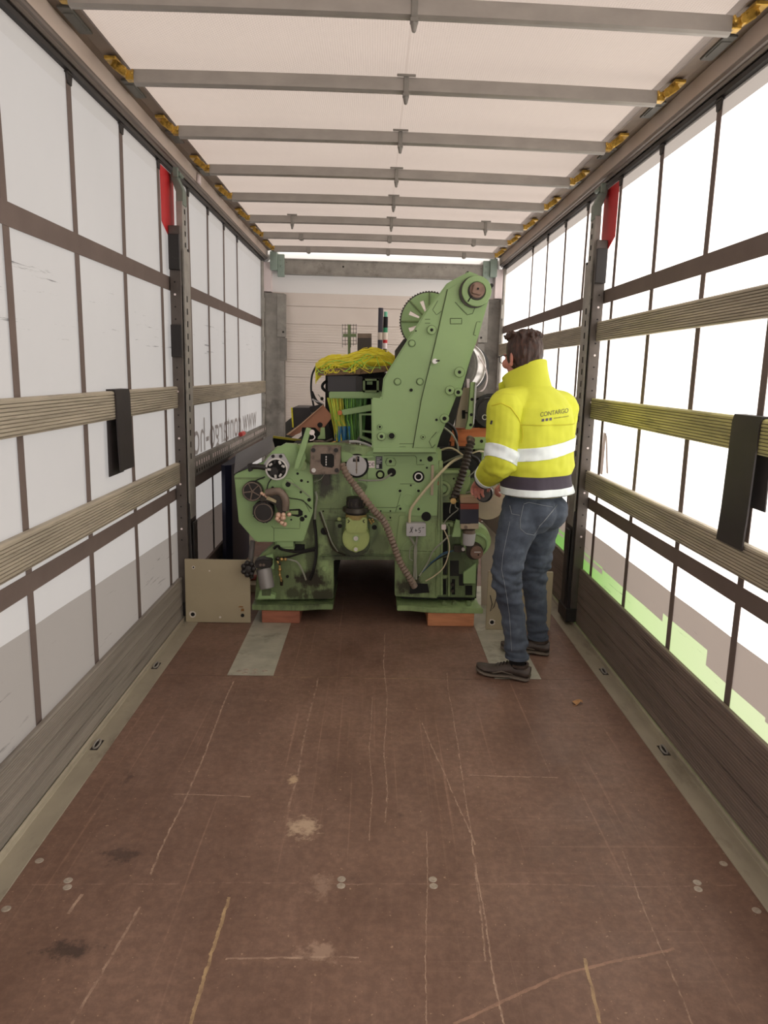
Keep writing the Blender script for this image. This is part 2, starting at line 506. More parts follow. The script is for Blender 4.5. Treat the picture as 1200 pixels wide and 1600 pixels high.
def curtain(s):
    b = MB()
    ny, nz = 60, 24
    g = []
    for i in range(ny+1):
        y = Y0+(7.99-Y0)*i/ny
        row = []
        for k in range(nz+1):
            z = -0.02+(2.64+0.02)*k/nz
            ph = (y-3.07)/0.583
            bulge = 0.006*abs(math.sin(PI*ph))*math.sin(PI*k/nz) + 0.004*noise.noise((y*1.1, z*0.9, s*3))
            row.append(b.bm.verts.new((s*(1.252+bulge), y, z)))
        g.append(row)
    for i in range(ny):
        for k in range(nz):
            b.bm.faces.new((g[i][k], g[i+1][k], g[i+1][k+1], g[i][k+1]))
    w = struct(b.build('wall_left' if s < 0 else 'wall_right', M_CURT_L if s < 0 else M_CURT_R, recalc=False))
    for k in range(9):
        y = 1.90+0.583*k
        if k >= 5: y = 4.86+0.55*(k-5)
        yb = y+0.02*math.sin(k*1.7)
        m = MB()
        pts = []
        for j in range(13):
            z = 0.12+(2.60-0.12)*j/12
            pts.append((z, y+(yb-y)*math.sin(PI*j/12)+0.012*math.sin(k*2.1+j*0.45)*(1-j/12)))
        base = [(s*1.2475, yy-0.021, z) for z, yy in pts]+[(s*1.2475, yy+0.021, z) for z, yy in reversed(pts)]
        R1 = [Vector(p) for p in base]
        n = len(pts)
        A = [m.bm.verts.new((s*1.2460, yy-0.021, z)) for z, yy in pts]; B = [m.bm.verts.new((s*1.2460, yy+0.021, z)) for z, yy in pts]
        C = [m.bm.verts.new((s*1.2485, yy-0.021, z)) for z, yy in pts]; D = [m.bm.verts.new((s*1.2485, yy+0.021, z)) for z, yy in pts]
        for j in range(n-1):
            m.bm.faces.new((A[j], B[j], B[j+1], A[j+1])); m.bm.faces.new((C[j], C[j+1], D[j+1], D[j]))
            m.bm.faces.new((A[j], A[j+1], C[j+1], C[j])); m.bm.faces.new((B[j], D[j], D[j+1], B[j+1]))
        m.bm.faces.new((A[0], C[0], D[0], B[0])); m.bm.faces.new((A[-1], B[-1], D[-1], C[-1]))
        m.build('strap', M_STRAP, w)
        m = MB()                                              # runner that hangs the strap from the rail
        m.box(s*1.236, s*1.25, y-0.03, y+0.03, 2.592, 2.60)
        m.sweep([(s*1.24, y-0.028, 2.598), (s*1.24, y+0.028, 2.598), (s*1.24, y+0.018, 2.558), (s*1.24, y-0.018, 2.558)], (s*0.008, 0, 0))
        m.build('strap_buckle', M_DARK, w, bevel=0.002, seg=1)
    MB().box(s*1.2445, s*1.2475, 0.8, 7.84, 1.950, 2.026).build('belt', M_STRAP, w)
    MB().box(s*1.2445, s*1.2475, 0.8, 7.84, 0.742, 0.812).build('belt', M_STRAP, w)
    return w
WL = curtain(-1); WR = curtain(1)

def top_rail(s):
    b = MB()
    b.sweep([(s*x, Y0, z) for x, z in ((1.262, 2.60), (1.235, 2.605), (1.232, 2.622), (1.240, 2.628), (1.240, 2.64), (1.262, 2.64))], (0, 7.99-Y0, 0))
    struct(b.build('trim_3' if s < 0 else 'trim_4', M_DARK))
    b = MB()
    b.sweep([(s*x, Y0, z) for x, z in ((1.262, 2.64), (1.225, 2.628), (1.217, 2.634), (1.217, 2.640), (1.206, 2.642), (1.204, 2.652), (1.20, 2.655), (1.262, 2.66))], (0, 7.99-Y0, 0))
    struct(b.build('trim_5' if s < 0 else 'trim_6', M_RAIL))
    b = MB()
    b.sweep([(s*x, Y0, z) for x, z in ((1.262, 2.656), (1.201, 2.654), (1.197, 2.722), (1.262, 2.726))], (0, 7.99-Y0, 0))
    fa = struct(b.build('trim_7' if s < 0 else 'trim_8', M_FASCIA))
    b = MB()
    b.sweep([(s*x, Y0, z) for x, z in ((1.262, 2.727), (1.197, 2.723), (1.165, 2.728), (1.162, 2.720), (1.125, 2.714), (1.09, 2.712), (1.085, 2.735), (1.262, 2.75))], (0, 7.99-Y0, 0))
    br = struct(b.build('trim_9' if s < 0 else 'trim_10', M_BROWNRAIL))
    ys = [2.57, 3.21, 3.88, 4.55, 5.22, 5.93, 6.61, 7.31]
    for k, yy in enumerate([y+0.33 for y in ys[:-1]]+[2.24]):
        b = MB()
        b.hexa((s*1.148, yy, 2.712), (0.048, 0.20, 0.010))
        b.hexa((s*1.148, yy, 2.708), (0.036, 0.13, 0.010))
        b.build('slide_plate', M_DARKPLATE, br, bevel=0.002, seg=1)
top_rail(-1); top_rail(1)

# small white switch box on the left fascia
b = MB().hexa((-1.19, 4.93, 2.675), (0.014, 0.055, 0.05))
b.cyl((-1.183, 4.93, 2.650), (-1.183, 4.93, 2.640), 0.006)
tag(b.build('switch_box', M_WHITEP, bevel=0.003), 'small white plastic box stuck on the beige top rail by the left post', 'box')

# roof sheet
def roof():
    b = MB()
    ys = [2.57, 3.21, 3.88, 4.55, 5.22, 5.93, 6.61, 7.31]
    bars = [2.57-0.67*k for k in range(8, 0, -1)]+ys+[7.98]
    nx = 24; sub = 6
    g = []
    Y = []
    for a, c in zip(bars, bars[1:]):
        for j in range(sub): Y.append((a+(c-a)*j/sub, j/sub))
    Y.append((bars[-1], 0))
    for y, fr in Y:
        row = []
        for i in range(nx+1):
            x = -1.10+2.20*i/nx
            crown = 0.012*(1-(x/1.1)**2)
            edge = 1-(abs(x)/1.1)**4
            sag = -0.012*math.sin(PI*fr)*edge
            wr = 0.016*noise.noise((x*1.4+y*0.9, y*1.1-x*0.6, 0.3))*math.sin(PI*fr)*edge
            row.append(b.bm.verts.new((x, y, 2.712+crown+sag+wr)))
        g.append(row)
    for i in range(len(g)-1):
        for k in range(nx):
            b.bm.faces.new((g[i][k], g[i+1][k], g[i+1][k+1], g[i][k+1]))
    return struct(b.build('ceiling', M_ROOF, recalc=False))
roof()

NAMES = ['nearest bow, cut by the top of the picture', 'second bow from the top of the picture', 'third bow from the top of the picture',
         'fourth bow from the top of the picture', 'fifth bow from the top of the picture', 'sixth bow, the one with three hanging hooks',
         'seventh bow, second from the front wall', 'last bow, closest to the front wall']
for k, yb in enumerate([2.574, 3.209, 3.882, 4.554, 5.225, 5.931, 6.612, 7.307]):
    t = thing('roof_bow', (0, yb, 2.62), 'galvanised roof bow, ' + NAMES[k], 'roof bow', 'roof bows')
    zc = lambda x: 2.642+0.010*(1-(x/1.05)**2)
    b = MB()
    rings = []
    for i in range(17):
        x = -1.04+2.08*i/16
        z = zc(x)
        hy, hz = 0.021, 0.024
        rings.append([(x, yb-hy, z-hz), (x, yb-hy*0.4, z-hz-0.006), (x, yb+hy*0.4, z-hz-0.006), (x, yb+hy, z-hz), (x, yb+hy, z+hz), (x, yb-hy, z+hz)])
    b.loft(rings)
    b.build('bow_beam', M_BOW, t, smooth=True, angle=25)
    for s in (-1, 1):
        h = MB()
        h.hexa((s*1.053, yb, 2.646), (0.04, 0.036, 0.034))
        h.cyl((s*1.075, yb-0.032, 2.652), (s*1.075, yb+0.032, 2.652), 0.013, n=14)
        h.hexa((s*1.10, yb-0.012, 2.675), (0.055, 0.010, 0.032), Matrix.Rotation(s*-0.6, 3, 'Y'))
        h.hexa((s*1.10, yb+0.012, 2.675), (0.055, 0.010, 0.032), Matrix.Rotation(s*-0.6, 3, 'Y'))
        h.hexa((s*1.125, yb, 2.700), (0.045, 0.07, 0.014))
        h.cyl((s*1.04, yb-0.03, 2.66), (s*1.04, yb-0.045, 2.64), 0.006, n=8)
        h.build('bow_hinge', M_YZINC, t, bevel=0.003, seg=1)
    for x in ([-0.72, 0.03, 0.75] if k == 5 else ([0.03] if k < 5 else [-0.72, 0.03, 0.75])):
        c = MB()
        if k > 5:
            c.hexa((x, yb, zc(x)-0.012), (0.035, 0.052, 0.050))
            c.hexa((x, yb, zc(x)-0.035), (0.016, 0.030, 0.014))
        else:
            c.hexa((x, yb, zc(x)-0.004), (0.020, 0.054, 0.064))
            c.hexa((x, yb-0.03, zc(x)+0.028), (0.075, 0.006, 0.010))
            c.hexa((x, yb-0.02, zc(x)-0.042), (0.026, 0.026, 0.014))
            c.cyl((x, yb-0.02, zc(x)-0.045), (x, yb-0.02, zc(x)-0.075), 0.013, 0.006, n=12)
        c.build('hanging_hook', M_GALV_D, t, bevel=0.002, seg=1)

# front wall ----------------------------------------------------------------
def front_mat():
    t = NT('front_wall_painted_sheet')
    v = t.coord('World')
    sep = t.new('ShaderNodeSeparateXYZ'); t.ln(v, sep.inputs[0])
    z = sep.outputs['Z']
    c = t.ramp(t.noise(v, 2.5, 4), [(0.3, S(226, 215, 206)), (0.7, S(234, 224, 216))])
    c = t.mix(t.math('GREATER_THAN', z, 2.315), c, S(246, 245, 245))
    t.base(c)
    t.b.inputs['Roughness'].default_value = 0.55
    return t.m
M_WALLF = front_mat()
b = MB()
prof = []
z = 0.0
zs = []
while z < 2.66:
    zs.append(z); z += 0.026
pr = []
for q in zs:
    big = min((abs(q-e) for e in (1.42, 1.60, 1.79, 1.98, 2.16)), default=1) < 0.014
    d = 0.012 if big else (0.0035 if q < 2.0 else 0.0)
    pr += [(Y1, q), (Y1, q+0.018), (Y1+d, q+0.020), (Y1+d, q+0.024)]
pr += [(Y1, 2.78), (Y1+0.04, 2.78), (Y1+0.04, 0.0)]
b.sweep([(-1.26, y, z) for y, z in pr], (2.52, 0, 0))
wf = struct(b.build('wall_front', M_WALLF))
for s in (-1, 1):                                             # galvanised corner posts
    c = MB()
    c.sweep([(s*x, y, 0.0) for x, y in ((1.262, 7.88), (1.215, 7.86), (1.205, 7.90), (1.10, 7.93), (1.03, 7.945), (1.02, 7.998), (1.262, 7.998))], (0, 0, 2.30))
    post = struct(c.build('trim_11' if s < 0 else 'trim_12', M_GALV_D, bevel=0.002, seg=1))
    c = MB()
    c.box(s*1.10, s*1.005, 7.925, 7.945, 1.86, 2.29)
    c.build('cover_sheet', M_GALV, post, bevel=0.001, seg=1)
    c = MB().box(s*1.09, s*1.0, 7.935, 7.95, 1.62, 1.85)
    c.build('cover_sheet', M_GALV_D, post, bevel=0.001, seg=1)
    c = MB().cyl((s*1.035, 7.926, 1.91), (s*1.035, 7.918, 1.91), 0.011)
    c.build('bolt', M_DARK, post)
    c = MB().cyl((s*1.235, 7.83, 0.03), (s*1.235, 7.83, 2.6), 0.017)
    for z_ in (0.5, 1.2, 1.78, 2.17):
        c.hexa((s*1.228, 7.82, z_), (0.035, 0.05, 0.14))
    c.build('curtain_pole', M_GALV, post, bevel=0.003, seg=1)
c = MB()
c.box(-1.085, 1.075, 7.93, 8.0, 2.49, 2.64)
c.box(-1.085, 1.075, 7.915, 7.94, 2.49, 2.502)
c.box(-1.085, 1.075, 7.915, 7.94, 2.632, 2.645)
beam = struct(c.build('trim_13', M_GALV, bevel=0.002, seg=1))
for x in [-1.0+0.182*i for i in range(12)]:
    MB().cyl((x, 7.928, 2.605), (x, 7.922, 2.605), 0.006, n=10).build('rivet', M_GALV_D, beam)
MB().cyl((-0.42, 7.928, 2.58), (-0.42, 7.925, 2.58), 0.010, n=12).build('rivet', M_DARK, beam)
for s in (-1, 1):
    c = MB()
    c.box(s*1.09, s*1.02, 7.90, 7.94, 2.46, 2.68)
    c.box(s*1.16, s*1.09, 7.86, 7.96, 2.52, 2.70)
    for zz in (2.50, 2.56, 2.62): c.cyl((s*1.05, 7.90, zz), (s*1.05, 7.892, zz), 0.010, n=10)
    c.build('corner_bracket', mat('bracket_zinc', S(150, 166, 156), 0.5, 0.3), beam, bevel=0.003, seg=1)
    c = MB().box(s*1.26, s*1.155, 7.90, 8.0, 2.31, 2.60)
    c.build('corner_panel', M_WHITEP, beam)
# ------------------------------------------------------------------ side boards
def ribbed(s, xi, z0, z1, th, y0, y1, nrib, wav=0.0045):
    """hollow aluminium plank with lengthwise ribs on the inner face"""
    prof = [(xi+th, z0), (xi+th, z1), (xi+0.006, z1), (xi, z1-0.006)]
    h = (z1-z0-0.012)/nrib
    for k in range(nrib):
        zt = z1-0.006-h*k
        prof += [(xi, zt-h*0.70), (xi+wav, zt-h*0.75), (xi+wav, zt-h*0.94), (xi, zt-h)]
    prof += [(xi+0.004, z0)]
    out = []
    for p in prof:
        if not out or abs(p[0]-out[-1][0])+abs(p[1]-out[-1][1]) > 1e-5: out.append(p)
    return MB().sweep([(s*x, y0, z) for x, z in out], (0, y1-y0, 0))

def board(s, z0, z1, y0, y1, m, label, group='ribbed side boards', nr=9, name='side_board', xi=1.212, th=0.026):
    o = ribbed(s, xi, z0, z1, th, y0, y1, nr).build(name, [m, M_GROOVE], smooth=False)
    for f in o.data.polygons:
        if abs(f.normal.x) > 0.9 and abs((o.location.x+f.center.x)*s-(xi+0.0045)) < 0.001: f.material_index = 1
    return tag(o, label, 'board', group)

NB, NE, FB, FE = 0.9, 4.372, 4.545, 7.86
board(-1, 1.290, 1.413, NB, NE, M_ALU, 'upper ribbed grey board on the left wall, near bay, with the black flap over it')
board(-1, 0.845, 0.968, NB, NE, M_ALU, 'lower ribbed grey board on the left wall between flap and bottom plank')
board(-1, 1.286, 1.406, FB, FE, M_ALU, 'ribbed grey board on the left wall above the mirrored lettering')
board(1, 1.737, 1.847, NB, NE, M_ALU, 'highest ribbed grey board on the right wall, near bay')
board(1, 1.288, 1.408, NB, NE, M_ALU_YGREEN, 'yellow-green ribbed board on the right wall, under the black flap')
board(1, 0.856, 0.976, NB, NE, M_ALU, 'lowest loose ribbed board on the right wall, flap end resting on it')
board(1, 1.728, 1.845, FB, FE, M_ALU, 'ribbed grey board behind the head of the man in yellow')
board(1, 1.286, 1.403, FB, FE, M_ALU, 'ribbed grey board beside the right shoulder of the man in yellow')

def bottom_plank(s, z0, z1, y0, y1, m, label, split):
    xi, th = 1.213, 0.026
    prof = [(xi+th, z0), (xi+th, z1), (xi+0.016, z1), (xi+0.012, z1+0.006), (xi+0.004, z1+0.006), (xi, z1)]
    n = 26
    for k in range(n):
        zt = z1-(z1-z0)*(k+0.35)/n
        d = 0.005 if k in split else 0.0012
        prof += [(xi, zt), (xi+d, zt-0.0025), (xi+d, zt-0.005), (xi, zt-0.0065)]
    prof += [(xi, z0)]
    o = MB().sweep([(s*x, y0, z) for x, z in prof], (0, y1-y0, 0)).build('bottom_plank', m, smooth=False)
    return tag(o, label, 'board', 'wide bottom planks')
bottom_plank(-1, 0.022, 0.266, NB, 4.358, M_PLANK_L, 'wide scuffed grey plank along the left edge of the floor, near bay', (8, 17))
bottom_plank(1, 0.022, 0.366, NB, 4.358, M_PLANK_R, 'wide dark scuffed plank along the right edge of the floor, near bay', (6, 15))
bottom_plank(-1, 0.022, 0.20, 4.566, FE, M_PLANK_R, 'dark bottom plank on the left wall behind the square plate', (9,))
bottom_plank(1, 0.022, 0.366, 4.566, FE, M_PLANK_R, 'dark bottom plank on the right wall behind the man and post', (9,))

# perforated lashing rail, left far bay
t = thing('lashing_rail', (-1.22, 6.2, 0.83), 'grey perforated lashing rail on the left wall under the mirrored lettering', 'lashing rail')
b = MB()
b.sweep([(x, FB, z) for x, z in ((-1.238, 0.83), (-1.214, 0.83), (-1.206, 0.85), (-1.206, 0.93), (-1.214, 0.955), (-1.238, 0.955))], (0, FE-FB, 0))
b.build('rail_profile', M_GALV_D, t, bevel=0.002, seg=1)
for row, zz in ((0, 0.915), (1, 0.868)):
    for k in range(46):
        if k % 9 == 8 and row == 0: continue
        y = FB+0.08+k*0.07
        MB().hexa((-1.2055, y, zz), (0.002, 0.018, 0.030 if row == 0 else 0.022)).build('slot', M_WHITEP if row == 0 else M_BLACK, t, smooth=False)

# ------------------------------------------------------------------ sliding posts
def post(s, label):
    t = thing('sliding_post', (s*1.19, 4.45, 0.0), label, 'post', 'sliding side posts')
    ya, yb = 4.375, 4.54
    b = MB()                                    # open C-section, galvanised
    b.sweep([(s*x, y, 0.62) for x, y in ((1.165, ya+0.035), (1.165, yb), (1.19, yb), (1.19, yb-0.02), (1.178, yb-0.02), (1.178, ya+0.10),
                                         (1.172, ya+0.10), (1.172, ya+0.085), (1.178, ya+0.085), (1.178, ya+0.035))], (0, 0, 1.56))
    b.build('column', M_GALV, t, bevel=0.002, seg=1)
    b = MB()
    b.box(s*1.17, s*1.206, ya+0.045, yb-0.03, 1.98, 2.44)
    b.build('extension', M_GALV, t, bevel=0.003, seg=1)
    for k in range(7):
        MB().hexa((s*1.1686, ya+0.09, 2.03+0.06*k), (0.002, 0.014, 0.026)).build('slot', M_BLACK, t, smooth=False)
    for k in range(14):
        MB().hexa((s*1.1636, ya+0.075, 1.0+0.07*k), (0.003, 0.010, 0.034)).build('slot', M_BLACK, t, smooth=False)
    b = MB()                                    # dark rear flange with its row of holes
    b.box(s*1.178, s*1.240, ya, ya+0.020, 0.03, 2.30)
    b.box(s*1.19, s*1.240, ya+0.0195, yb, 0.03, 2.20)
    b.build('flange', M_POST, t, bevel=0.002, seg=1)
    for k in range(26):
        z = 0.50+0.068*k
        MB().cyl((s*1.213, ya-0.0015, z), (s*1.213, ya+0.001, z), 0.0065 if k % 4 == 1 else 0.0045, n=10).build(
            'hole', M_WHITEP if k % 4 == 1 else M_BLACK, t)  # white discs paint in the daylight coming through some holes
    for z0, z1 in ((2.06, 2.25),) + (((1.58, 1.76),) if s < 0 else ()):
        MB().box(s*1.176, s*1.236, ya-0.03, ya-0.002, z0, z1).build('board_pocket', M_DARK, t, bevel=0.002, seg=1)
        MB().box(s*1.172, s*1.19, yb+0.001, yb+0.025, z0-0.05, z1-0.05).build('board_pocket', M_DARK, t, bevel=0.002, seg=1)
    b = MB()                                    # black foot
    b.sweep([(s*1.155, ya+0.02, 0.024), (s*1.155, yb, 0.024), (s*1.168, yb, 0.72), (s*1.168, ya+0.03, 0.72)], (s*0.05, 0, 0))
    b.box(s*1.150, s*1.162, ya+0.05, yb-0.03, 0.12, 0.60)
    b.box(s*1.15, s*1.24, ya-0.012, yb+0.02, 0.024, 0.11)
    b.build('post_foot', M_DARK, t, bevel=0.004, seg=1)
    b = MB()                                    # cranked head up to the rail
    pr = [(1.165, 2.42), (1.165, 2.50), (1.196, 2.565), (1.196, 2.60), (1.232, 2.60), (1.232, 2.56), (1.206, 2.49), (1.206, 2.42)]
    b.sweep([(s*x, ya+0.05, z) for x, z in pr], (0, 0.075, 0))
    b.cyl((s*1.188, ya+0.045, 2.585), (s*1.188, ya+0.13, 2.585), 0.012, n=12)
    b.hexa((s*1.20, ya+0.03, 2.585), (0.03, 0.02, 0.05))
    b.build('post_head', mat('post_head_zinc', S(122, 134, 124), 0.5, 0.3, var=0.15), t, bevel=0.003, seg=1)
post(-1, 'galvanised sliding post with black foot on the left wall, between near and far boards')
post(1, 'galvanised sliding post with black foot on the right wall, behind the man in yellow')
for s in (-1, 1):
    o = MB().sweep([(s*1.243, y, z) for y, z in ((4.255, 2.59), (4.262, 2.30), (4.40, 2.24), (4.52, 2.33), (4.52, 2.59))], (s*0.002, 0, 0)).build('red_flap', M_RED)
    tag(o, 'red vinyl patch on the %s curtain at the top of the post' % ('left' if s < 0 else 'right'), 'patch', 'red patches')

# rubber flaps hung over the boards
def flap(s, ya, yb, ztop, zin, zout, label, skew):
    b = MB()
    inn = [(1.2075, zin), (1.209, zin+0.12), (1.2105, ztop-0.02), (1.2110, ztop+0.0015), (1.2395, ztop+0.0015), (1.2395, ztop-0.05), (1.2395, zout)]
    out = [(1.2015, zin), (1.2030, zin+0.12), (1.2045, ztop-0.02), (1.2065, ztop+0.0065), (1.2430, ztop+0.0075), (1.2440, ztop-0.05), (1.2440, zout)]
    L = []
    for i, ((x, z), (u, w)) in enumerate(zip(inn, out)):
        dy = skew*(i/6-0.4)
        L.append([b.bm.verts.new(p) for p in ((s*x, ya+dy, z), (s*x, yb+dy, z), (s*u, yb+dy, w), (s*u, ya+dy, w))])
    for A, B in zip(L, L[1:]):
        for k in range(4):
            b.bm.faces.new((A[k], A[(k+1) % 4], B[(k+1) % 4], B[k]))
    b.bm.faces.new(L[0]); b.bm.faces.new(L[-1][::-1])
    o = b.build('rubber_flap', M_RUBBER)
    tag(o, label, 'flap', 'rubber flaps over the boards')
flap(-1, 3.31, 3.50, 1.413, 1.055, 1.035, 'black rubber flap hung over the upper board on the left wall', -0.035)
flap(1, 2.41, 2.60, 1.408, 0.955, 1.10, 'black rubber flap hung over the yellow-green board on the right wall', -0.05)

# lettering printed on the outside of the left curtain, read from behind
cu = bpy.data.curves.new('text', 'FONT'); cu.body = 'www.contargo-ho'; cu.size = 0.30; cu.extrude = 0.0
tmp = bpy.data.objects.new('tmp', cu); COL.objects.link(tmp)
bpy.context.view_layer.update()
dg = bpy.context.evaluated_depsgraph_get()
me = bpy.data.meshes.new_from_object(tmp.evaluated_get(dg))
bpy.data.objects.remove(tmp)
xs = [v.co.x for v in me.vertices]; w0, w1 = min(xs), max(xs)
k = (7.47-4.86)/(w1-w0)
def letter_mat():
    t = NT('grey_print')
    d = t.new('ShaderNodeBsdfDiffuse'); d.inputs['Color'].default_value = (0.16, 0.15, 0.14, 1)
    l = t.new('ShaderNodeBsdfTranslucent'); l.inputs['Color'].default_value = (0.50, 0.45, 0.42, 1)
    m = t.new('ShaderNodeMixShader'); m.inputs[0].default_value = 0.8
    t.ln(d.outputs[0], m.inputs[1]); t.ln(l.outputs[0], m.inputs[2]); t.ln(m.outputs[0], t.out.inputs['Surface'])
    return t.m
bm = bmesh.new(); bm.from_mesh(me)
for v in bm.verts:
    u = (v.co.x-w0)*k; h = v.co.y*1.12
    v.co = Vector((-1.249, 7.47-u, 0.955+h))
b = MB(); b.bm.free(); b.bm = bm
b.build('curtain_lettering', letter_mat(), WL, smooth=False)
# grey stroke ends of the print on the right curtain, either side of the post
for yy in (4.16, 4.72):
    b = MB()
    b.sweep([(1.2485, yy, 1.22), (1.2485, yy+0.05, 1.22), (1.2485, yy+0.06, 0.98), (1.2485, yy+0.01, 0.98)], (0.001, 0, 0))
    b.sweep([(1.2485, yy-0.02, 1.20), (1.2485, yy+0.01, 1.22), (1.2485, yy-0.06, 1.0), (1.2485, yy-0.09, 1.0)], (0.001, 0, 0))
    b.build('curtain_lettering', letter_mat(), WR, smooth=False)

# ------------------------------------------------------------------ floor fittings and loose plates
M_FPLATE = mat('floor_inlay_steel', S(172, 168, 152), 0.5, 0.2, var=0.16, scale=9, dirt=(S(92, 88, 76), 7, 0.55, 0.6), bump=0.08)
for s, x0, x1, lb in ((-1, -0.785, -0.553, 'grey steel inlay plate in the floor in front of the left wooden block'), (1, 0.575, 0.815, 'grey steel inlay plate in the floor under the feet of the man')):
    t = thing('floor_plate', ((x0+x1)/2, 3.9, 0.0005), lb, 'plate', 'steel inlay plates')
    MB().box(x0, x1, 3.532, 5.2, 0.0004, 0.0022).build('sheet', M_FPLATE, t)
    for (a, c) in ((0.36, 3.60), (0.56, 3.60), (0.36, 3.56), (0.58, 3.56), (0.22, 3.58), (0.78, 3.59)):
        q = MB(); xx = x0+(x1-x0)*a if s < 0 else x1-(x1-x0)*a
        q.cyl((xx, c, 0.002), (xx, c, 0.0032), 0.016, 0.015, 18)
        q.tubering(Vector((xx, c, 0.0030)), (0, 0, 1), 0.009, 0.006, 0.0015, 14)
        q.build('screw', M_SCREW, t)
for s in (-1, 1):
    for y in (2.81, 3.635):
        t = thing('lashing_ring', (s*1.172, y, 0.002), 'recessed steel lashing ring in the %s floor edge, %s the camera' % ('left' if s < 0 else 'right', 'nearer' if y < 3 else 'farther from'), 'lashing ring', 'lashing rings in the floor edges')
        q = MB()
        q.sweep([(s*1.155, y-0.04, 0.0022), (s*1.185, y-0.04, 0.0022), (s*1.185, y+0.04, 0.0022), (s*1.155, y+0.04, 0.0022)], (0, 0, 0.0012))
        q.build('recess', M_DARK, t)
        q = MB()
        pts = [(s*1.17+0.010*math.cos(a), y+0.030*math.sin(a), 0.008+0.004*math.sin(a)) for a in [2*PI*i/24 for i in range(25)]]
        q.tube(pts, 0.0042, 8)
        q.build('ring', M_GALV, t)

M_OLIVE = mat('olive_grey_painted_sheet', S(164, 152, 126), 0.5, var=0.07, scale=3, dirt=(S(74, 66, 50), 5, 0.66, 0.7), bump=0.04)
M_CHIP = mat('bare_chipped_metal', S(214, 206, 196), 0.5, 0.2, var=0.1)
M_RUST = mat('rust_stain', S(140, 98, 52), 0.7)
def leaning_plate(x0, x1, z1, Y, label, holes, tilt):
    t = thing('cover_plate', ((x0+x1)/2, Y, 0.0), label, 'plate', 'olive cover plates')
    f = lambda z: Y+tilt*z
    b = MB()
    b.sweep([(x0, f(0), 0.002), (x1, f(0), 0.002), (x1, f(z1), z1), (x0, f(z1), z1)], (0, 0.014, 0))
    b.build('sheet', M_OLIVE, t, bevel=0.003)
    for (hx, hz, r, chip) in holes:
        if chip:
            q = MB()
            n = 14
            q.sweep([(hx+chip*(0.8+0.35*noise.noise((i*1.3, hx, 2)))*math.cos(2*PI*i/n), f(hz)-0.0012, hz+chip*(0.85+0.35*noise.noise((i*1.3, hz, 5)))*math.sin(2*PI*i/n)) for i in range(n)], (0, 0.002, 0))
            q.build('chipped_spot', M_CHIP, t)
        if r:
            q = MB().cyl((hx, f(hz)-0.0020, hz), (hx, f(hz)+0.003, hz), r, n=18)
            q.build('hole', M_BLACK, t)
    return t
lp = leaning_plate(-1.188, -0.797, 0.395, 4.315, 'square olive-grey sheet standing upright by the left post, chipped bolt holes', [(-1.145, 0.052, 0.012, 0.026), (-0.845, 0.050, 0.011, 0), (-0.98, 0.036, 0, 0.008), (-1.135, 0.345, 0.005, 0.012), (-1.04, 0.325, 0, 0.006)], 0.02)
q = MB()
for dx, dz, w, h in ((-0.845, 0.085, 0.02, 0.016), (-0.855, 0.105, 0.03, 0.006)):
    q.sweep([(dx-w/2, 4.3135, dz-h/2), (dx+w/2, 4.3135, dz-h/2), (dx+w*0.4, 4.3135, dz+h/2), (dx-w*0.3, 4.3135, dz+h/2)], (0, 0.003, 0))
q.build('rust_mark', M_RUST, lp)
rp = leaning_plate(0.635, 1.03, 0.37, 4.262, 'olive-grey sheet standing upright behind the legs of the man', [(0.672, 0.050, 0.012, 0.024), (0.985, 0.05, 0.011, 0), (0.70, 0.2, 0, 0.008)], 0.02)
q = MB().tube([P(766, 930, 4.255), P(769, 944, 4.25), P(766, 955, 4.25), P(772, 948, 4.25), P(775, 936, 4.25)], 0.0025, 6)
plabel(q.build('wire_loop', M_DARK, rp), 'thin black wire loop')

M_WOOD = mat('pine_block', S(196, 132, 92), 0.7, var=0.18, scale=7, stretch=(1, 1, 5), dirt=(S(110, 66, 46), 6, 0.6, 0.6))
M_WOOD_D = mat('reddish_pine_block', S(150, 92, 70), 0.7, var=0.18, scale=7, stretch=(1, 1, 5), dirt=(S(80, 48, 38), 6, 0.58, 0.6))
o = MB().box(-0.73, -0.50, 4.325, 4.80, 0.001, 0.0835).build('wooden_block', M_WOOD_D, bevel=0.004)
tag(o, 'reddish wooden block under the left foot of the loom', 'block', 'wooden blocks')
o = MB().box(0.285, 0.57, 4.315, 4.80, 0.001, 0.0835).build('wooden_block', M_WOOD, bevel=0.004)
tag(o, 'light orange-brown wooden block under the right foot of the loom', 'block', 'wooden blocks')
# dry leaf
b = MB()
lf = [(0, 0, 0), (.012, .006, .006), (.02, .018, .010), (.028, .016, .004), (.03, .028, .008), (.018, .03, .012), (.006, .026, .009), (-.006, .03, .004), (-.012, .018, .008), (-.006, .008, .004)]
c0 = Vector((0.915, 3.23, 0.002))
top = [b.bm.verts.new(c0+Vector(p)*1.25) for p in lf]; cc = b.bm.verts.new(c0+Vector((.008, .018, .016))*1.25)
for i in range(len(top)): b.bm.faces.new((top[i], top[(i+1) % len(top)], cc))
b.tube([c0+Vector((0, 0, 0.0)), c0+Vector((-.02, -.012, 0.0005))], 0.0012, 5)
tag(b.build('dry_leaf', mat('dry_leaf', S(166, 124, 82), 0.8, var=0.2, scale=60)), 'small curled dry leaf lying on the floor right of the man', 'leaf')
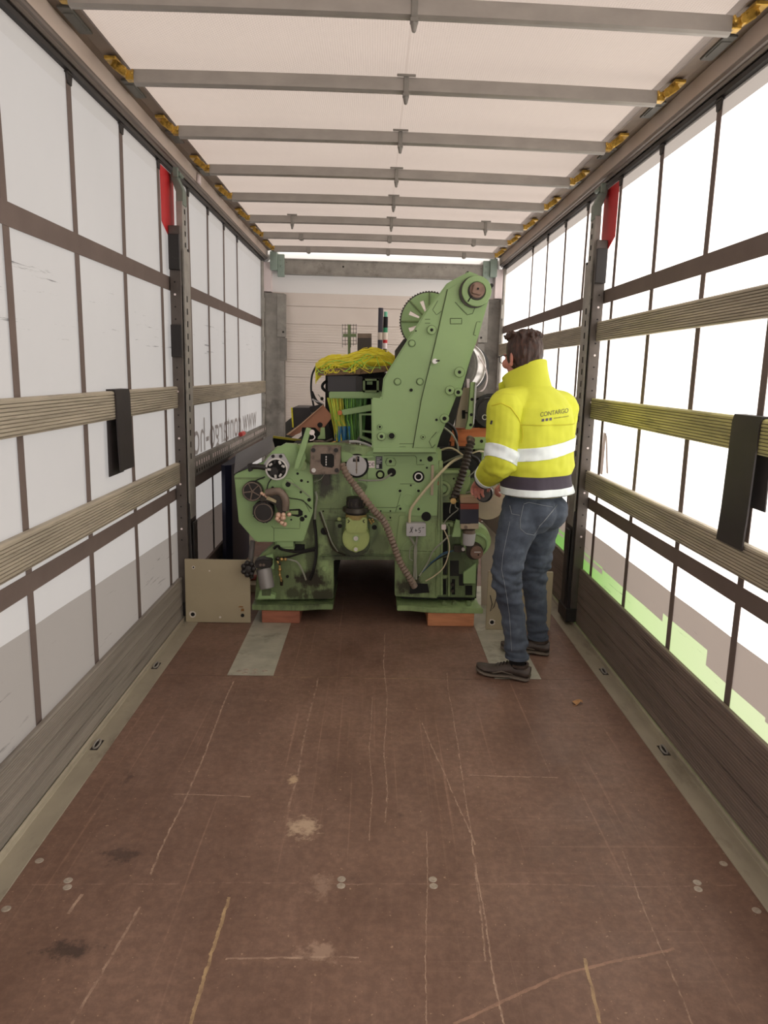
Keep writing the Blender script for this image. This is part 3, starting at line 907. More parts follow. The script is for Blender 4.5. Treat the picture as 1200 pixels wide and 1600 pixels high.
# ------------------------------------------------------------------ the loom
GR = S(150, 180, 124)
M_GREEN = mat('pale_green_machine_paint', GR, 0.42, var=0.05, scale=3, dirt=(S(96, 104, 70), 4, 0.66, 0.5))
def grimy(name, col, spots, dcol=S(46, 42, 30), extra=0.0):
    """green machine paint with pools of black oil at given places of the front"""
    t = NT(name)
    v = t.coord('World')
    sep = t.new('ShaderNodeSeparateXYZ'); t.ln(v, sep.inputs[0])
    x, z = sep.outputs['X'], sep.outputs['Z']
    c = t.ramp(t.noise(v, 4, 5), [(0.3, sc(col, 0.88)), (0.7, sc(col, 1.08))])
    br = t.noise(v, 16, 7, 0.72)
    streak = t.noise(t.coord('World', (1, 1, 0.25)), 22, 5, 0.65)
    br = t.math('MULTIPLY_ADD', streak, 0.5, t.math('MULTIPLY', br, 0.5))
    tot = None
    for (px, py, rx, ry, am) in spots:
        q = P(px, py, 4.40); k = 4.40/F
        dx = t.math('MULTIPLY', t.math('SUBTRACT', x, q.x), 1/(rx*k)); dz = t.math('MULTIPLY', t.math('SUBTRACT', z, q.z), 1/(ry*k))
        r = t.math('SQRT', t.math('ADD', t.math('MULTIPLY', dx, dx), t.math('MULTIPLY', dz, dz)))
        f = t.math('MULTIPLY', t.math('ADD', t.math('SUBTRACT', 1.25, r), t.math('MULTIPLY_ADD', br, 3.8, -1.72)), 1.1, clamp=True)
        f = t.math('MULTIPLY', f, am)
        tot = f if tot is None else t.math('MAXIMUM', tot, f)
    gen = t.ramp(br, [(0.57-extra, G0), (0.76-extra, (0.7, 0.7, 0.7, 1))])
    tot = t.math('MAXIMUM', tot, gen)
    t.base(t.mix(tot, c, dcol))
    t.ln(t.math('MULTIPLY_ADD', tot, -0.12, 0.45), t.b.inputs['Roughness'])
    t.ln(t.bump(t.noise(v, 60, 3), 0.05, 0.004), t.b.inputs['Normal'])
    return t.m
SPOTS = [(508, 757, 22, 24, .95), (497, 745, 30, 10, .8), (483, 905, 30, 20, 1), (500, 930, 34, 12, .95), (460, 925, 24, 16, .9), (487, 815, 8, 50, .8), (545, 862, 50, 16, .85),
         (520, 835, 12, 44, .75), (645, 917, 30, 16, .95), (560, 803, 36, 10, .6), (486, 870, 14, 44, .75), (715, 890, 34, 44, .6), (440, 892, 26, 34, .6), (650, 885, 10, 44, .5),
         (592, 850, 22, 28, .6), (690, 790, 14, 40, .5), (540, 700, 16, 8, .6), (455, 915, 70, 34, .62), (460, 860, 46, 60, .4), (515, 790, 40, 70, .42), (560, 868, 70, 14, .6), (655, 905, 46, 50, .42), (488, 900, 10, 50, .8)]
M_GREEN_G = grimy('oily_green_machine_paint', S(152, 176, 120), SPOTS)
M_GREEN_D = grimy('dirty_green_paint_and_boss_shade', S(120, 140, 94), SPOTS, S(34, 32, 26), 0.05)
M_LIME = mat('yellow_green_pump_paint', S(162, 176, 108), 0.4, var=0.08, scale=10, dirt=(S(70, 66, 36), 12, 0.6, 0.6))
M_OIL = mat('oily_dark_iron', S(58, 52, 44), 0.35, 0.2, var=0.3, scale=15)
M_IRON = mat('brown_cast_iron', S(128, 112, 100), 0.5, 0.2, var=0.18, scale=18, dirt=(S(56, 46, 40), 14, 0.52, 0.8))
M_SHAFT = mat('brown_oiled_shaft', S(134, 108, 94), 0.35, 0.4, var=0.2, scale=20)
M_CHROME = mat('bright_turned_steel', S(214, 210, 206), 0.3, 0.45, var=0.1, scale=40)
M_INNER = mat('dark_machine_interior', S(30, 30, 27), 0.7, var=0.3, scale=8, dirt=(S(70, 80, 56), 8, 0.64, 0.6))
M_GREYSHEET = mat('dark_grey_cover_sheet', S(96, 92, 92), 0.5, var=0.08, scale=4)
M_LGREY = mat('light_grey_plastic', S(186, 184, 186), 0.5, var=0.06)
M_CABLE_W = mat('pale_cable', S(204, 192, 160), 0.5, var=0.06)
M_CABLE_G = mat('grey_cable', S(150, 152, 138), 0.5, var=0.1)
M_CABLE_B = mat('black_cable', S(26, 25, 25), 0.5, var=0.1)
M_CABLE_BL = mat('blue_cable', S(62, 96, 120), 0.5, var=0.1)
M_HOSE_BR = mat('brown_corrugated_hose', S(134, 116, 102), 0.45, var=0.15, scale=12)
M_HOSE_DK = mat('dark_corrugated_hose', S(66, 58, 52), 0.45, var=0.15, scale=12)
M_ORANGE = mat('orange_beam_paint', S(210, 122, 70), 0.5, var=0.1, scale=8, dirt=(S(110, 60, 34), 8, 0.62, 0.5))
M_BEIGE = mat('beige_painted_plate', S(176, 160, 138), 0.5, var=0.08, scale=6)
M_COPPER = mat('copper_windings', S(228, 190, 166), 0.4, 0.2, var=0.3, scale=40)
M_BRASS = mat('brass_fitting', S(196, 162, 104), 0.35, 0.7, var=0.2, scale=40)
M_BROWNP = mat('brown_leaning_board', S(160, 108, 82), 0.6, var=0.12, scale=6, dirt=(S(88, 58, 44), 6, 0.62, 0.5))

def crom(pts, n=10):
    pts = [Vector(p) for p in pts]
    q = [pts[0]*2-pts[1]]+pts+[pts[-1]*2-pts[-2]]
    out = []
    for i in range(1, len(q)-2):
        a, b_, c, d = q[i-1:i+3]
        for k in range(n):
            t = k/n
            out.append(0.5*((2*b_)+(c-a)*t+(2*a-5*b_+4*c-d)*t*t+(3*b_-a-3*c+d)*t*t*t))
    out.append(pts[-1])
    return out
def PP(L_):
    return [P(*p) for p in L_]
def cable(name, pts, r, m, parent, n=6, k=8):
    return MB().tube(crom(PP(pts), k), r, n).build(name, m, parent)
def hose(name, pts, r, m, parent, pitch=0.021):
    c = crom(PP(pts), 60)
    out = [c[0]]; acc = 0
    for a, b_ in zip(c, c[1:]):
        acc += (b_-a).length
        if acc >= pitch/2:
            out.append(b_); acc = 0
    rr = [r if i % 2 else r*0.66 for i in range(len(out))]
    return MB().tube(out, rr, 14).build(name, m, parent, angle=18)

L = thing('loom', (0, 4.7, 0.0835), 'big green weaving machine standing on two wooden blocks, slanted arm on top', 'machine')

# hidden bulk that carries everything
b = MB().box(-0.60, 0.60, 4.52, 6.05, 0.44, 1.06); b.build('machine_body', M_INNER, L, bevel=0.01)
for x0, x1 in ((-0.70, -0.30), (0.12, 0.60)):
    MB().box(x0, x1, 4.46, 6.05, 0.125, 0.45).build('machine_leg', M_INNER, L, bevel=0.01)
MB().box(-0.31, 0.13, 5.95, 6.0, 0.09, 0.45).build('added_dark_back_panel', M_INNER, L)  # dark panel added to keep the back of the leg opening dark

# front frame of the loom -----------------------------------------------------
YF = 4.40
MB().plate([(428, 700), (486, 694), (535, 694), (582, 700), (690, 702), (690, 760), (684, 935), (617, 932), (617, 875), (521, 875), (521, 936), (398, 938), (403, 872), (428, 850)], YF, 0.12).build('main_frame', M_GREEN_G, L, bevel=0.006)
MB().plate([(580, 704), (683, 704), (686, 728), (683, 806), (634, 806), (634, 800), (560, 800), (560, 790), (574, 760), (574, 706)], YF-0.012, 0.02).build('frame_panel', M_GREEN, L, bevel=0.003)
MB().plate([(508, 802), (622, 802), (622, 806), (508, 806)], YF-0.006, 0.012).build('frame_rib', M_GREEN_G, L, bevel=0.002)
MB().plate([(500, 869), (618, 869), (618, 875), (500, 875)], YF-0.02, 0.03).build('frame_rib', M_GREEN_D, L, bevel=0.002)
MB().plate([(624, 806), (632, 806), (622, 872), (616, 872)], YF-0.010, 0.016).build('frame_rib', M_GREEN_G, L, bevel=0.002)
MB().plate([(686, 720), (692, 720), (692, 930), (682, 930)], YF-0.015, 0.03).build('frame_rib', M_GREEN_G, L, bevel=0.002)
MB().ring(648, 864, 22, 20.5, YF-0.004, 0.006).build('cast_ring', M_GREEN_G, L)
MB().ring(638, 781, 10, 9.0, YF-0.016, 0.006).build('cast_ring', M_GREEN, L)
MB().ring(512, 769, 21, 19.5, YF-0.004, 0.006).build('cast_ring', M_GREEN_G, L)
# feet
for pts, m in (([(394, 941), (520, 938), (520, 944), (497, 944), (482, 949), (394, 948)], M_GREEN_D),
               ([(621, 935), (745, 935), (752, 952), (751, 955), (670, 955), (648, 948), (621, 946)], M_GREEN_G)):
    xs = [P(x, y, 4.33).x for x, y in pts]
    x0, x1 = min(xs), max(xs)
    b = MB()
    if x0 < 0:
        pl = [(x0, 4.315), (x0+0.30, 4.315), (x1-0.08, 4.345), (x1, 4.345), (x1, 4.9), (x0, 4.9)]
    else:
        pl = [(x0, 4.345), (x0+0.08, 4.345), (x0+0.20, 4.315), (x1+0.01, 4.315), (x1-0.005, 4.43), (x1-0.005, 4.9), (x0, 4.9)]
    b.sweep([(x, y, 0.0845) for x, y in pl], (0, 0, 0.034))
    b.build('foot_plate', m, L, bevel=0.004)
for x in (694, 711, 733): MB().disc(x, 944, 4, 4.36, 0.03).build('foot_bolt', M_GREEN_D, L)

# slanted arm -----------------------------------------------------------------
YA = 4.30
arm = [(581, 702), (580, 622), (596, 622), (599, 592), (606, 580), (669, 480), (690, 454), (698, 443), (708, 437), (728, 427), (731, 423), (746, 428.5), (752, 434),
       (762, 439), (766, 447), (764.5, 466), (756, 496), (747, 528), (736, 558), (722, 606), (712, 622), (698, 658), (688, 682), (681, 705)]
A = MB().plate(arm, YA, 0.10).build('slanted_arm', M_GREEN, L, bevel=0.008)
MB().plate([(699, 452), (735, 431), (757, 440), (760, 466), (752, 496), (743, 528), (732, 558), (718, 604), (694, 658), (684, 680), (677, 700), (645, 700), (658, 625), (680, 535)], YA-0.008, 0.02).build('arm_panel', M_GREEN, A, bevel=0.004)
MB().plate([(583, 700), (681, 700), (681, 707), (583, 707)], YA-0.006, 0.10).build('arm_flange', M_GREEN, A, bevel=0.002)
MB().rect(704, 498, 721, 505.5, YA-0.013, 0.01).build('cast_pad', M_GREEN, A, bevel=0.003)
MB().plate([(745, 503), (750, 503), (743, 524), (740, 523)], YA-0.013, 0.01).build('cast_pad', M_GREEN, A, bevel=0.002)
MB().plate([(671, 690), (674, 684), (680, 682), (686, 674), (690, 676), (680, 694), (675, 699)], YA-0.013, 0.01).build('cast_pad', M_GREEN, A, bevel=0.002)
MB().plate([(712, 473), (724, 485), (730, 491), (738, 489), (742, 478), (730, 470)], YA-0.012, 0.01).build('cast_pad', M_GREEN, A, bevel=0.003)
for (x, y, r, h) in ((674.5, 515.5, 6.4, 2.4), (718, 581.5, 7.4, 2.6), (703, 610, 6.6, 2.2), (716, 613, 6, 3.0), (694.5, 654, 6.6, 3.2), (596, 682, 6, 2.8), (612, 681, 5.4, 4.6), (593.5, 667, 3.2, 1.8), (661, 683, 3, 1.4), (642.5, 609.5, 0, 2.5), (682, 656, 0, 2), (673, 691, 0, 1.4), (650, 517, 0, 1)):
    if r:
        MB().disc(x, y, r+0.9, YA-0.0092, 0.004).build('boss_shade_ring', M_GREEN_D, A)  # dark ring paints the contact shade around the boss
        bo = MB().disc(x, y, r, YA-0.022, 0.022, r2=r*1.04).build('boss', M_GREEN, A, bevel=0.0015, seg=1)
    MB().disc(x, y, h, YA-0.0228 if r else YA-0.0088, 0.004).build('hole', M_BLACK, A)
for (x, y) in ((643.5, 536.5), (621, 596.5), (656, 596.5)):
    MB().disc(x, y, 4.6, YA-0.014, 0.014, n=6).build('bolt', M_GREEN, A, bevel=0.002, seg=1)
b = MB().disc(679.5, 564.5, 6, YA-0.014, 0.014); b.build('bushing', M_GREEN, A)
MB().disc(679.5, 564.5, 4.2, YA-0.03, 0.02).build('steel_stud', M_CHROME, A, bevel=0.002, seg=1)
MB().tube(PP([(681, 564, YA-0.028), (687, 563.5, YA-0.03)]), 0.004, 8).build('split_pin', M_DARK, A)
b = MB().disc(742, 456, 23.5, YA-0.035, 0.04, n=40); b.build('hub_collar', M_OIL, A, bevel=0.003)
MB().ring(745, 454.5, 22.5, 13.5, YA-0.055, 0.03, n=40).build('hub_ring', M_GREEN, A, bevel=0.003, seg=1)
MB().disc(745.5, 454, 13.4, YA-0.045, 0.02, n=32).build('hub_bore', M_OIL, A)
MB().disc(746, 453, 11.5, YA-0.06, 0.03, n=32).build('shaft_end', M_SHAFT, A, bevel=0.003)
c = P(746, 452, YA-0.085)
MB().hexa(c+Vector((0, 0.02, 0)), (0.052, 0.07, 0.052), Matrix.Rotation(0.20, 3, 'Y')).build('square_drive', M_SHAFT, A, bevel=0.004)
MB().disc(747, 451, 1.6, YA-0.1215, 0.005).build('centre_hole', M_BLACK, A)
MB().plate([(730, 471), (736, 462), (737.5, 463), (732, 472)], YA-0.0555, 0.004).build('clamp_slot', M_BLACK, A)
for (x, y) in ((731, 427), (766, 449), (768, 446)): MB().disc(x, y, 3, YA+0.01, 0.02).build('grub_screw', M_DARK, A)

# dark lines along seams and edges of the castings, edge shade painted in
M_SEAM_SHADE = mat('seam_and_edge_shade', S(72, 84, 54), 0.7, var=0.2, scale=30)
def seam(pix, Y, parent, r=0.0016, closed=False):
    if closed: pix = pix+pix[:1]
    pts = []
    for (a, c) in zip(pix, pix[1:]):
        for i in range(3): pts.append(P(a[0]+(c[0]-a[0])*i/3, a[1]+(c[1]-a[1])*i/3, Y))
    pts.append(P(*pix[-1], Y))
    MB().tube(pts, r, 5).build('seam_edge_shade', M_SEAM_SHADE, parent)
seam([(699, 452), (680, 535), (658, 625), (645, 700)], YA-0.0055, A, 0.0022)
seam([(703.5, 497.5), (721.5, 497.5), (721.5, 506), (703.5, 506)], YA-0.0085, A, 0.0018, True)
seam([(750.5, 503), (745, 503), (739.5, 523), (743.5, 524.5)], YA-0.0085, A, 0.0018)
seam([(682, 675), (674, 684), (670.5, 690), (675, 699.5), (680, 694.5)], YA-0.0085, A, 0.0018)
seam([(711, 472), (723.5, 486), (730, 492), (738.5, 490), (743, 478)], YA-0.0085, A, 0.0018)
seam([(684, 470), (676, 484), (682, 492), (690, 486)], YA-0.0005, A, 0.0014)
seam([(664, 499), (672, 499)], YA-0.0005, A, 0.0016); seam([(664, 505), (672, 505)], YA-0.0005, A, 0.0016)
seam([(583, 707.5), (681, 707.5)], YA-0.0065, A, 0.0022)
seam([(624, 693.5), (650, 693.5)], YA-0.0005, A, 0.0014); seam([(624, 698), (634, 698)], YA-0.0005, A, 0.0012)
for (x, y, r) in ((643.5, 536.5, 5.6), (621, 596.5, 5.6), (656, 596.5, 5.6)):
    seam([(x+r*math.cos(2*PI*i/18), y+r*math.sin(2*PI*i/18)) for i in range(18)], YA-0.001, A, 0.0014, True)
seam([(600, 712), (648, 712), (651, 715), (651, 726), (663, 726)], YF-0.0125, L, 0.0014)
seam([(602, 723), (605, 728), (617, 728), (619, 722), (616, 716), (604, 716)], YF-0.0125, L, 0.0012, True)
seam([(562, 793), (618, 793), (625, 789)], YF-0.0125, L, 0.0016); seam([(560, 813), (612, 813)], YF-0.0005, L, 0.0016); seam([(500, 795), (536, 795)], YF-0.0005, L, 0.0016); seam([(500, 813), (533, 813)], YF-0.0005, L, 0.0014)
seam([(625, 756), (648, 756)], YF-0.0125, L, 0.0012); seam([(627, 768), (618, 800)], YF-0.0125, L, 0.0014)
seam([(502, 866), (618, 866)], YF-0.0005, L, 0.0018); seam([(620, 860), (680, 862)], YF-0.0005, L, 0.0016)
seam([(688, 742), (688, 930)], YF-0.0155, L, 0.0016)

# warp gear behind the arm ---------------------------------------------------
YG = 4.62
gc = P(671, 503, YG); k = YG/F
b = MB()
def gear(b, c, radii, n, slots, y0, y1):
    for face_y in (y0, y1):
        V = [[b.bm.verts.new((c.x+r*math.cos(2*PI*i/n), face_y, c.z+r*math.sin(2*PI*i/n))) for i in range(n)] for r in radii]
        for q in range(len(radii)-1):
            for i in range(n):
                if q in (1, 2) and (i % (n//8)) in slots: continue
                b.bm.faces.new((V[q][i], V[q][(i+1) % n], V[q+1][(i+1) % n], V[q+1][i]))
        if face_y == y0: first = V
    for i in range(n):
        j = (i+1) % n
        b.bm.faces.new((first[-1][i], first[-1][j], V[-1][j], V[-1][i]))
        b.bm.faces.new((first[0][i], V[0][i], V[0][j], first[0][j]))
        if (i % (n//8)) in slots:
            b.bm.faces.new((first[1][i], first[1][j], V[1][j], V[1][i])); b.bm.faces.new((first[3][i], V[3][i], V[3][j], first[3][j]))
            if ((i-1) % (n//8)) not in slots: 
                for q in (1, 2): b.bm.faces.new((first[q][i], first[q+1][i], V[q+1][i], V[q][i]))
            if (j % (n//8)) not in slots:
                for q in (1, 2): b.bm.faces.new((first[q][j], V[q][j], V[q+1][j], first[q+1][j]))
    bmesh.ops.remove_doubles(b.bm, verts=b.bm.verts, dist=1e-6)
gear(b, gc, [5*k, 17*k, 25*k, 33*k, 43*k], 64, (3, 4), YG, YG+0.03)
G = b.build('warp_gear', M_GREEN, L, smooth=False)
b = MB()
n = 128
o_ = []
for i in range(n):
    a = 2*PI*i/n
    r = (46.0 if i % 2 else 44.2)*k
    o_.append((gc.x+r*math.cos(a), gc.z+r*math.sin(a)))
for yy0, yy1 in ((YG+0.004, YG+0.026),):
    f = [[b.bm.verts.new((x, yy, z)) for x, z in o_] for yy in (yy0, yy1)]
    inn = [[b.bm.verts.new((gc.x+43*k*math.cos(2*PI*i/n), yy, gc.z+43*k*math.sin(2*PI*i/n))) for i in range(n)] for yy in (yy0, yy1)]
    for i in range(n):
        j = (i+1) % n
        b.bm.faces.new((f[0][i], f[0][j], f[1][j], f[1][i])); b.bm.faces.new((f[0][i], inn[0][i], inn[0][j], f[0][j])); b.bm.faces.new((f[1][i], f[1][j], inn[1][j], inn[1][i]))
b.build('gear_teeth', M_OIL, G, smooth=False)
for i in range(8):
    a = 2*PI*i/8+0.02
    p0 = gc+Vector((15*k*math.cos(a), -0.002, 15*k*math.sin(a))); p1 = gc+Vector((43*k*math.cos(a), -0.002, 43*k*math.sin(a)))
    MB().tube([p0, p1], 0.006, 6).build('spoke_rib', M_GREEN_D, G)
MB().cyl(gc+Vector((0, -0.10, 0)), gc+Vector((0, 0.5, 0)), 0.03).build('gear_shaft', M_SHAFT, L)
MB().plate([(617, 548), (632, 528), (640, 540), (640, 590), (617, 560)], YG+0.05, 0.04).build('gear_bracket', M_OIL, L, bevel=0.004)
MB().plate([(600, 600), (640, 520), (740, 500), (736, 560), (700, 700), (585, 700)], 4.70, 0.25).build('arm_column', M_INNER, L, bevel=0.01)

# left side cover, the tilted grey sheet over it -------------------------------
SC = MB().plate([(365.5, 742), (411, 722), (424, 706), (444, 694), (463, 695), (466, 712), (488, 730), (489, 800), (474, 846), (428, 847), (400, 847), (373, 816)], 4.33, 0.10).build('side_cover', M_GREEN, L, bevel=0.006)
MB().plate([(367, 746), (412, 746), (412, 749), (367, 749)], 4.327, 0.01).build('cover_seam', M_GREEN_D, SC)
MB().plate([(430, 832), (455, 830), (458, 836), (460, 858), (430, 858)], 4.345, 0.05).build('lower_cover', M_GREEN, L, bevel=0.004)
MB().rect(439, 839, 457, 845, 4.34, 0.01).build('cast_pad', M_GREEN, L, bevel=0.002)
MB().disc(444, 834, 1.8, 4.342, 0.006).build('hole', M_BLACK, L)
MB().rect(460, 851, 476, 860, 4.385, 0.02).build('hole', M_BLACK, L)
a0, a1, c1, c0 = P(365.5, 741, 4.33), P(424, 706, 4.33), P(427, 680, 5.02), P(368, 711, 5.02)
b = MB().sweep([a0, a1, c1, c0], (0, 0.004, 0.006)); b.build('grey_cover', M_GREYSHEET, L, bevel=0.002, seg=1)
b = MB().sweep([P(425, 681, 4.98), P(470, 687, 4.98), P(470, 690, 4.98), P(424, 684, 4.98)], (0, 0.03, 0))
plabel(b.build('tray_edge', mat('yellow_painted_edge', S(176, 166, 44), 0.5, var=0.1), L), 'yellow tray edge')
MB().plate([(425, 684), (472, 690), (472, 702), (444, 702), (430, 700)], 5.0, 0.02).build('tray', M_BLACK, L)
MB().plate([(428, 706), (455, 697), (466, 704), (470, 730), (430, 730)], 4.46, 0.1).build('inner_cover', M_GREEN, L, bevel=0.004)
for (x, y, r) in ((450, 757, 6.5), (465, 740, 2), (471, 751, 2.3), (470, 769, 2), (455, 812, 1.6), (472, 811, 4), (477.5, 807, 2.5), (426, 762, 2.2), (483, 781, 3), (481, 753, 1.6)):
    if r > 5: MB().disc(x, y, r*1.5, 4.322, 0.01).build('boss', M_GREEN, SC)
    MB().disc(x, y, r if r < 5 else 4, 4.3205 if r > 5 else 4.3292, 0.006).build('hole', M_BLACK, SC)
b = MB().plate([(452, 796), (468, 795), (473, 799), (473, 805), (466, 808), (454, 805)], 4.3285, 0.01); b.build('slot', M_BLACK, SC)
MB().plate([(453, 798), (466, 798), (466, 804), (453, 804)], 4.323, 0.01).build('slide_block', M_GREEN_G, SC, bevel=0.002, seg=1)

seam([(431, 768), (452, 778), (474, 781), (484, 800)], 4.3295, SC, 0.0014); seam([(428, 825), (468, 826), (470, 806)], 4.3295, SC, 0.0014)
seam([(432, 834), (434, 831), (457, 831), (459, 834), (459, 855), (432, 855)], 4.3445, L, 0.0016, True); seam([(428, 845), (428, 826), (424, 822)], 4.3295, SC, 0.0016)
# motor on the cover: flange, ring and windings
b = MB().plate([(411, 726), (418, 716), (424, 710), (443, 709), (453, 727), (450, 737), (440, 742)], 4.305, 0.026)
ST = plabel(b.build('motor_flange', M_LGREY, L, bevel=0.004), 'light grey bolted motor flange')
for (x, y) in ((426.5, 713), (438.5, 713)): MB().disc(x, y, 2.6, 4.296, 0.012).build('bolt', M_DARK, ST)
MB().ring(432, 733, 17.5, 15, 4.285, 0.03).build('motor_rim', M_CHROME, ST)
MB().disc(432, 733, 15, 4.294, 0.02).build('motor_face', M_BLACK, ST)
for i in range(9):
    a = 2*PI*i/9+0.3
    c = P(432+11.5*math.cos(a), 733+11.5*math.sin(a), 4.285)
    MB().hexa(c, (0.022, 0.02, 0.014), Matrix.Rotation(-a, 3, 'Y')).build('winding', M_CHROME if i % 3 else M_DARK, ST, bevel=0.003, seg=1)
MB().disc(428, 737, 7, 4.278, 0.02).build('rotor', M_DARK, ST, bevel=0.003)
b = MB().tube(PP([(417, 731, 4.30), (403, 729, 4.29), (391, 729, 4.29)]), 0.016, 10); b.build('lever_rod', M_DARK, L)
b = MB().plate([(386, 725), (393, 724), (394, 736), (388, 738)], 4.275, 0.04); b.build('lever_knob', M_DARK, L, bevel=0.004)
# pulley and motor
PU = MB().disc(394, 768, 16, 4.27, 0.05, n=32).build('pulley', M_DARK, L, bevel=0.004)
for i in range(5):
    a = 2*PI*i/5+0.5
    MB().tube([P(394, 768, 4.268), P(394+13*math.cos(a), 768+13*math.sin(a), 4.268)], 0.004, 6).build('spoke', M_IRON, PU)
MB().ring(394, 768, 15, 13.4, 4.265, 0.01).build('pulley_rim', M_IRON, PU)
MO = MB().plate([(395, 792), (400, 786), (416, 784), (425, 792), (427, 804), (423, 814), (414, 819), (402, 814), (394, 806)], 4.24, 0.10).build('motor', M_DARK, L, bevel=0.008)
MB().ring(411.5, 801, 14.5, 13.3, 4.236, 0.01).build('motor_ring', M_IRON, MO)
b = MB().plate([(404, 776), (416, 770), (430, 766), (441, 772), (449, 786), (448, 800), (438, 806), (430, 790), (420, 784), (406, 786)], 4.27, 0.06)
b.build('motor_housing', M_OIL, L, bevel=0.008)
MB().plate([(418, 775), (432, 782), (431, 786), (416, 780)], 4.262, 0.01).build('paper_tag', mat('stained_tag', S(190, 176, 140), 0.7, var=0.15, scale=40), MO)
MB().tube(crom(PP([(416, 770, 4.26), (436, 768, 4.25), (446, 780, 4.25), (446, 797, 4.26)]), 8), 0.022, 12).build('drive_belt', M_IRON, L)
for i in range(9):
    MB().ball(P(432+random.uniform(0, 20), 803+random.uniform(0, 17), 4.27+random.uniform(-.02, .02)), random.uniform(.012, .02), u=12, v=8).build('copper_coil', M_COPPER, MO)
for i in range(3):
    MB().ball(P(409+i*3.5, 771+i*2, 4.26), 0.010, u=10, v=8).build('copper_coil', M_COPPER, MO)
cable('drive_cable', [(414, 745, 4.30), (396, 753, 4.29), (391, 760, 4.28)], 0.004, M_CABLE_B, L)
cable('drive_cable', [(424, 748, 4.31), (419, 756, 4.30), (417, 765, 4.29)], 0.004, M_CABLE_B, L)
cable('drive_cable', [(447, 751, 4.32), (464, 760, 4.31), (486, 778, 4.33)], 0.003, M_CABLE_G, L)
cable('drive_cable', [(430, 772, 4.31), (452, 778, 4.315), (472, 782, 4.32), (487, 795, 4.325)], 0.003, M_CABLE_B, L)

# lever arm on the left
LV = MB().plate([(478.5, 668), (486, 670), (478, 700), (466, 733), (459, 733), (463, 716)], 4.27, 0.03).build('lever_arm', M_GREEN, L, bevel=0.003)
MB().plate([(462, 722), (475, 700), (478, 716), (470, 734), (464, 736)], 4.305, 0.03).build('lever_gusset', M_GREEN, LV, bevel=0.003)
MB().disc(472, 727, 8, 4.315, 0.03).build('lever_pivot', M_GREEN_G, LV)
MB().disc(487, 676, 4.2, 4.27, 0.03).build('white_roller', M_WHITEP, LV, bevel=0.002, seg=1)
cable('wire_hook', [(489, 678, 4.27), (492, 683, 4.27), (489, 687, 4.27), (484, 688, 4.27)], 0.003, M_WHITEP, LV)

# square cast-iron flange
FL = MB()
FL.plate([(485, 700), (488, 698), (530, 698), (532, 701), (531, 738), (528, 741), (487, 742), (484, 738)], 4.27, 0.12)
FL = FL.build('square_flange', M_IRON, L, bevel=0.006)
MB().plate([(501, 709), (519, 709), (522, 712), (522, 728), (519, 731), (505, 729), (501, 724)], 4.2685, 0.004).build('window', M_BLACK, FL)
for i in range(4): MB().hexa(P(509.5, 714+4*i, 4.262), (0.007, 0.006, 0.011)).build('drive_link', M_CHROME, FL, bevel=0.002, seg=1)
for (x, y, m) in ((489.5, 703.5, M_DARK), (525, 703.5, M_DARK), (490, 735, M_CHROME), (526, 735, M_DARK)):
    MB().disc(x, y, 3.4, 4.262, 0.012).build('bolt', m, FL)
MB().plate([(504, 740), (515, 740), (516, 756), (508, 760), (503, 752)], 4.35, 0.05).build('gland', M_OIL, L, bevel=0.004)
cable('thin_cable', [(509, 737, 4.30), (502, 748, 4.33), (490, 753, 4.36)], 0.003, M_CABLE_G, L)

# measuring disc in its recess, type plates
MB().disc(557.5, 728, 19, 4.384, 0.012).build('recess', M_BLACK, L)
MD = MB().disc(557, 728, 16, 4.36, 0.025, n=32).build('grey_disc', M_LGREY, L, bevel=0.002)
MB().rect(551, 712, 562, 722, 4.36, 0.02).build('disc_neck', M_LGREY, MD, bevel=0.002, seg=1)
MB().rect(556.3, 714, 558, 740, 4.357, 0.006).build('disc_slot', M_IRON, MD)
MB().disc(557, 734, 1.4, 4.356, 0.006).build('bolt', M_IRON, MD)
MB().plate([(532, 706), (548, 708), (552, 712), (585, 712), (585, 716), (548, 716), (544, 722), (534, 722)], 4.37, 0.03).build('lug', M_GREEN, L, bevel=0.003)
TPm = MB().rect(587, 713, 597.5, 733, YF-0.015, 0.004).build('type_plate', mat('dark_type_plate', S(64, 66, 70), 0.4, 0.3, var=0.2, scale=60), L)
for i, w in enumerate((7, 5, 8, 6)): MB().rect(588.5, 715+i*2.6, 588.5+w, 716+i*2.6, YF-0.0158, 0.001).build('plate_line', M_LGREY, TPm)
MB().rect(588, 726, 592, 731.5, YF-0.0158, 0.001).build('plate_line', M_LGREY, TPm); MB().rect(593, 725, 596.5, 731.5, YF-0.0158, 0.001).build('plate_line', M_BLACK, TPm)
CE = MB().rect(574.5, 720, 585.5, 731, YF-0.015, 0.004).build('marking_plate', M_WHITEP, L)
def text_mesh(body, size, font_w=0.0, spacing=1.0):
    cu = bpy.data.curves.new('t', 'FONT'); cu.body = body; cu.size = size; cu.extrude = 0; cu.offset = font_w; cu.space_character = spacing
    cu.align_x = 'CENTER'; cu.align_y = 'CENTER'
    o = bpy.data.objects.new('t', cu); COL.objects.link(o)
    bpy.context.view_layer.update()
    me = bpy.data.meshes.new_from_object(o.evaluated_get(bpy.context.evaluated_depsgraph_get()))
    bpy.data.objects.remove(o)
    bm = bmesh.new(); bm.from_mesh(me)
    return bm
def sign(body, px, py, Y, size, m, parent, rot=0.0, name='lettering', spacing=1.0):
    bm = text_mesh(body, size, spacing=spacing)
    c = P(px, py, Y); R = Matrix.Rotation(rot, 3, 'Y')
    for v in bm.verts: v.co = c+R @ Vector((v.co.x, 0, v.co.y))
    b = MB(); b.bm.free(); b.bm = bm
    bmesh.ops.solidify(bm, geom=list(bm.faces), thickness=-0.0006)
    return b.build(name, m, parent, smooth=False)
